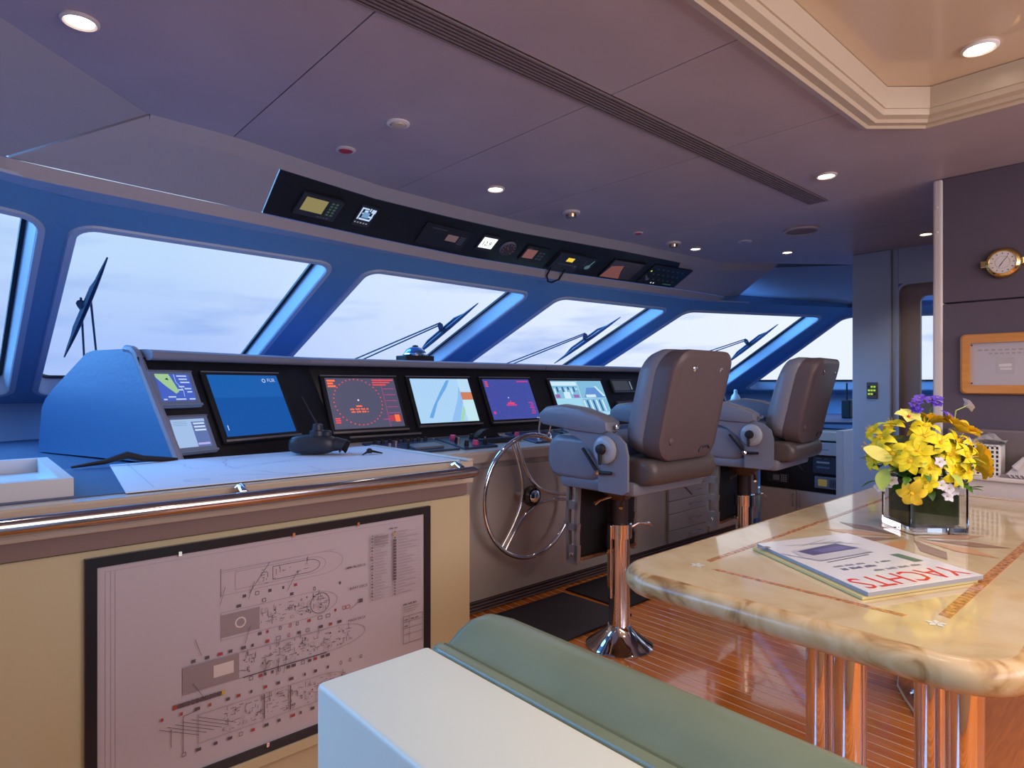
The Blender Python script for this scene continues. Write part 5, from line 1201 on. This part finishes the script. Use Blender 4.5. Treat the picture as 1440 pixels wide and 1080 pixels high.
obj('seat_cushion', box(.60, -1.2, .30, .99, .66, .43, bev=.04, seg=4), GRN, se, smooth=True)

# raised step right of the table
pts = [(3.40, -1.8), (3.40, .80), (3.16, .87), (3.02, .885), (2.90, .855), (2.80, .80), (2.70, .735), (2.56, .66), (2.38, .585), (2.1, .46), (1.8, .2), (1.7, -1.8)]
st = thing('raised_step', (3.0, 0, 0), 'smooth orange wood step with rounded nose under the right end of the table', 'step')
obj('tread', prism(nb(), [(a, b, .001) for a, b in pts], (0, 0, .012)), TEAKS, st)
obj('nosing', tube(nb(), [(a, b, .006) for a, b in pts[1:]], .006, 8), CAULK, st, smooth=True)

# ================================================================== WALL ITEMS, LEDGE
ld = thing('wall_ledge', (3.3, -.4, 0), 'pale grey ledge cabinet behind the far end of the table', 'ledge')
obj('ledge_top', box(3.22, -1.8, .845, 3.409, .80, .862, bev=.004), LTW, ld)
obj('ledge_front', box(3.235, -1.8, .03, 3.409, .79, .845), LTW, ld)
obj('back_pad', box(3.385, -1.8, .865, 3.409, .80, 1.05, bev=.008), mat('back_pad', (.17, .14, .16), .5), ld)
cl = thing('wall_clock', (3.41, .597, 1.777), 'round brass porthole clock on the dark wall', 'clock')
cc_ = (3.409, .597, 1.777)
obj('rim', lathe(nb(), cc_, [(.062, 0), (.066, -.012), (.060, -.026), (.050, -.032), (.046, -.026)], 36, 'X'), BRASS, cl, smooth=True)
obj('dial', lathe(nb(), cc_, [(.047, -.018), (.047, -.0275), (.001, -.0280)], 32, 'X'), mat('clock_dial', (.75, .73, .72), .4), cl)
f = Flat((3.409 - .0281, .597, 1.777), (0, -1, 0), (0, 0, 1), off=.0006); f.N = Vector((-1, 0, 0))
for k in range(12): a = PI * k / 6; f.line([(.036 * math.cos(a), .036 * math.sin(a)), (.042 * math.cos(a), .042 * math.sin(a))], .003, K)
f.line([(0, 0), (-.012, -.018)], .003, K); f.line([(0, 0), (.018, .026)], .002, K); f.ring(0, 0, .026, .001, KL); f.done('clock_hands', cl)
for s in (-1, 1): obj('hinge_lug', box(3.385, .597 + s * .062 - .010, 1.762, 3.409, .597 + s * .062 + .014 * (s > 0) + .004, 1.792, bev=.003), BRASS, cl)
pl = thing('framed_plaque', (3.41, .6, 1.34), 'silver plaque in an orange wood frame on the dark wall', 'picture')
A = rr(.30, 1.205, .752, 1.472, .02, 4); B = rr(.34, 1.245, .714, 1.432, .006, 4); g_ = lambda lp, x: [(x, a, b) for a, b in lp]
bm = nb(); loft(bm, [g_(A, 3.409), g_(A, 3.392), g_([(a * .96 + .04 * .526, b * .96 + .04 * 1.338) for a, b in A], 3.384), g_(B, 3.386), g_(B, 3.40), g_(A, 3.409)], cap=False); obj('frame', bm, FRW, pl, smooth=False)
obj('plate', box(3.398, .336, 1.241, 3.404, .718, 1.436), mat('plaque_silver', (.55, .50, .52), .35, metal=.3), pl)
f = Flat((3.398, .718, 1.241), (0, -1, 0), (0, 0, 1), off=.0006); f.N = Vector((-1, 0, 0)); Gd = mat('engrave', (.36, .32, .34), .5)
f.rect(.098, .055, .16, .125, mat('engrave_lt', (.42, .40, .43), .5)); f.line([(.105, .09), (.15, .092)], .012, mat('engrave_pale', (.62, .6, .62), .5)); f.line([(.11, .075), (.15, .075)], .008, mat('engrave_pale', (.62, .6, .62), .5))
for k in range(12): f.rect(.03 + k * .024, .155, .045 + k * .024, .162, Gd)
for k in range(8): f.rect(.07 + k * .02, .14, .082 + k * .02, .146, Gd)
for a, b in ((.008, .012), (.008, .182)): f.disc(a, b, .004, K, 8)
f.done('plaque_print', pl)
# tissue box with lattice sides
tb_ = thing('tissue_box', (3.3, .63, .862), 'white lattice tissue box with a tissue sticking out, on the ledge', 'tissue box')
bx0, bx1, by0, by1, bz0, bz1 = 3.26, 3.36, .585, .735, .8625, .99
obj('inner_box', box(bx0 + .004, by0 + .004, bz0, bx1 - .004, by1 - .004, bz1 - .004), mat('lattice_dark', (.03, .03, .04), .6), tb_)
bm = nb(); n_ = 9
for i in range(n_ + 1):
    y = by0 + (by1 - by0) * i / n_; addbox(bm, bx0, y - .0035, bz0, bx0 + .004, y + .0035, bz1)
for i in range(8): z = bz0 + (bz1 - bz0) * i / 7; addbox(bm, bx0 + .0005, by0, z - .0035, bx0 + .0035, by1, z + .0035)
for i in range(7):
    x = bx0 + (bx1 - bx0) * i / 6; addbox(bm, x - .0035, by1 - .004, bz0, x + .0035, by1, bz1); addbox(bm, x - .0035, by0, bz0, x + .0035, by0 + .004, bz1)
addbox(bm, bx0, by0, bz1 - .004, bx1, by1, bz1)
obj('lattice', bm, WHT, tb_)
bm = nb(); rows = []
for i in range(7):
    u = i / 6; rows.append([(3.31 + .055 * math.sin(u * 7 + j), by0 - .01 + .17 * u, .992 + (.012 + .045 * (j / 4)) * (1 if j else 0) * (.6 + .4 * math.cos(u * 9 + j)) - (0 if j else -.001)) for j in range(5)])
quads(bm, rows); bmesh.ops.solidify(bm, geom=bm.faces[:], thickness=.001); obj('tissue', bm, TISS, tb_)
# telephone
ph = thing('telephone', (3.3, .5, .862), 'pale desk telephone on the ledge beside the tissue box', 'telephone')
bm = nb(); prism(bm, [(3.245, .39, .863), (3.245, .575, .863), (3.245, .555, .885), (3.245, .52, .93), (3.245, .49, .965), (3.245, .42, .972), (3.245, .39, .95)], (.12, 0, 0)); obj('casing', bm, PHON, ph)
bm = nb(); prism(bm, [(3.24, .39, .862), (3.24, .582, .862), (3.24, .578, .876), (3.24, .39, .876)], (.13, 0, 0)); obj('base', bm, mat('phone_base', (.24, .2, .22), .4), ph)
obj('handset', tube(nb(), [(3.24, .53, .905), (3.235, .50, .945), (3.235, .44, .965), (3.24, .40, .955)], [.014, .010, .010, .015], 10), PHON, ph, smooth=True)
obj('cord', tube(nb(), [(3.238 + .006 * math.cos(k * 1.6), .555 - k * .004, .872 + .006 * math.sin(k * 1.6)) for k in range(36)], .002, 6), PHON, ph, smooth=True)

# ================================================================== WIPERS outside the glass
def wiper(i, top, bot, joint, arms, label):
    P, n_ = BAY[i]; G = lambda uv, h=.15: P(*uv) + n_ * h
    t = thing('windscreen_wiper', G(joint), label, 'wiper', 'windscreen wipers outside the front windows')
    a, b = G(top, .125), G(bot, .125); m = a.lerp(b, .5)
    bl_ = obj('blade', tube(nb(), [a.lerp(b, k / 8) for k in range(9)], [.004, .010, .014, .016, .016, .016, .014, .010, .004], 6), mat('wiper_blue_black', (.02, .05, .12), .5), t)
    obj('blade_bridge', tube(nb(), [a.lerp(b, .15), a.lerp(b, .3) + n_ * .03, a.lerp(b, .7) + n_ * .03, a.lerp(b, .85)], [.006, .010, .010, .006], 6), MATS['wiper_blue_black'], bl_)
    obj('pivot', tube(nb(), [G(joint, .14), m + n_ * .03], [.022, .018], 8), MATS['wiper_blue_black'], t)
    j = G(joint, .155)
    for (uv0, uv1) in arms: obj('arm_rod', tube(nb(), [G(uv0, .16), G(uv1, .15)], .006, 6), MATS['wiper_blue_black'], t)
wiper(1, (.185, .27), (.145, .80), (.150, .50), [((.150, .49), (.27, 1.02)), ((.185, .50), (.33, 1.02))], 'wiper standing steeply at the left of the leftmost front window')
for i, nm in ((2, 'wiper behind the dome compass'), (3, 'wiper in the window above the camera screen'), (4, 'wiper in the window behind the near chair back')):
    wiper(i, (.82, .27), (.83, .74), (.775, .46), [((.775, .455), (.40, .93)), ((.785, .475), (.46, .93))], nm)
print('objects', len(bpy.data.objects), 'tris', sum(len(m.polygons) for m in bpy.data.meshes))
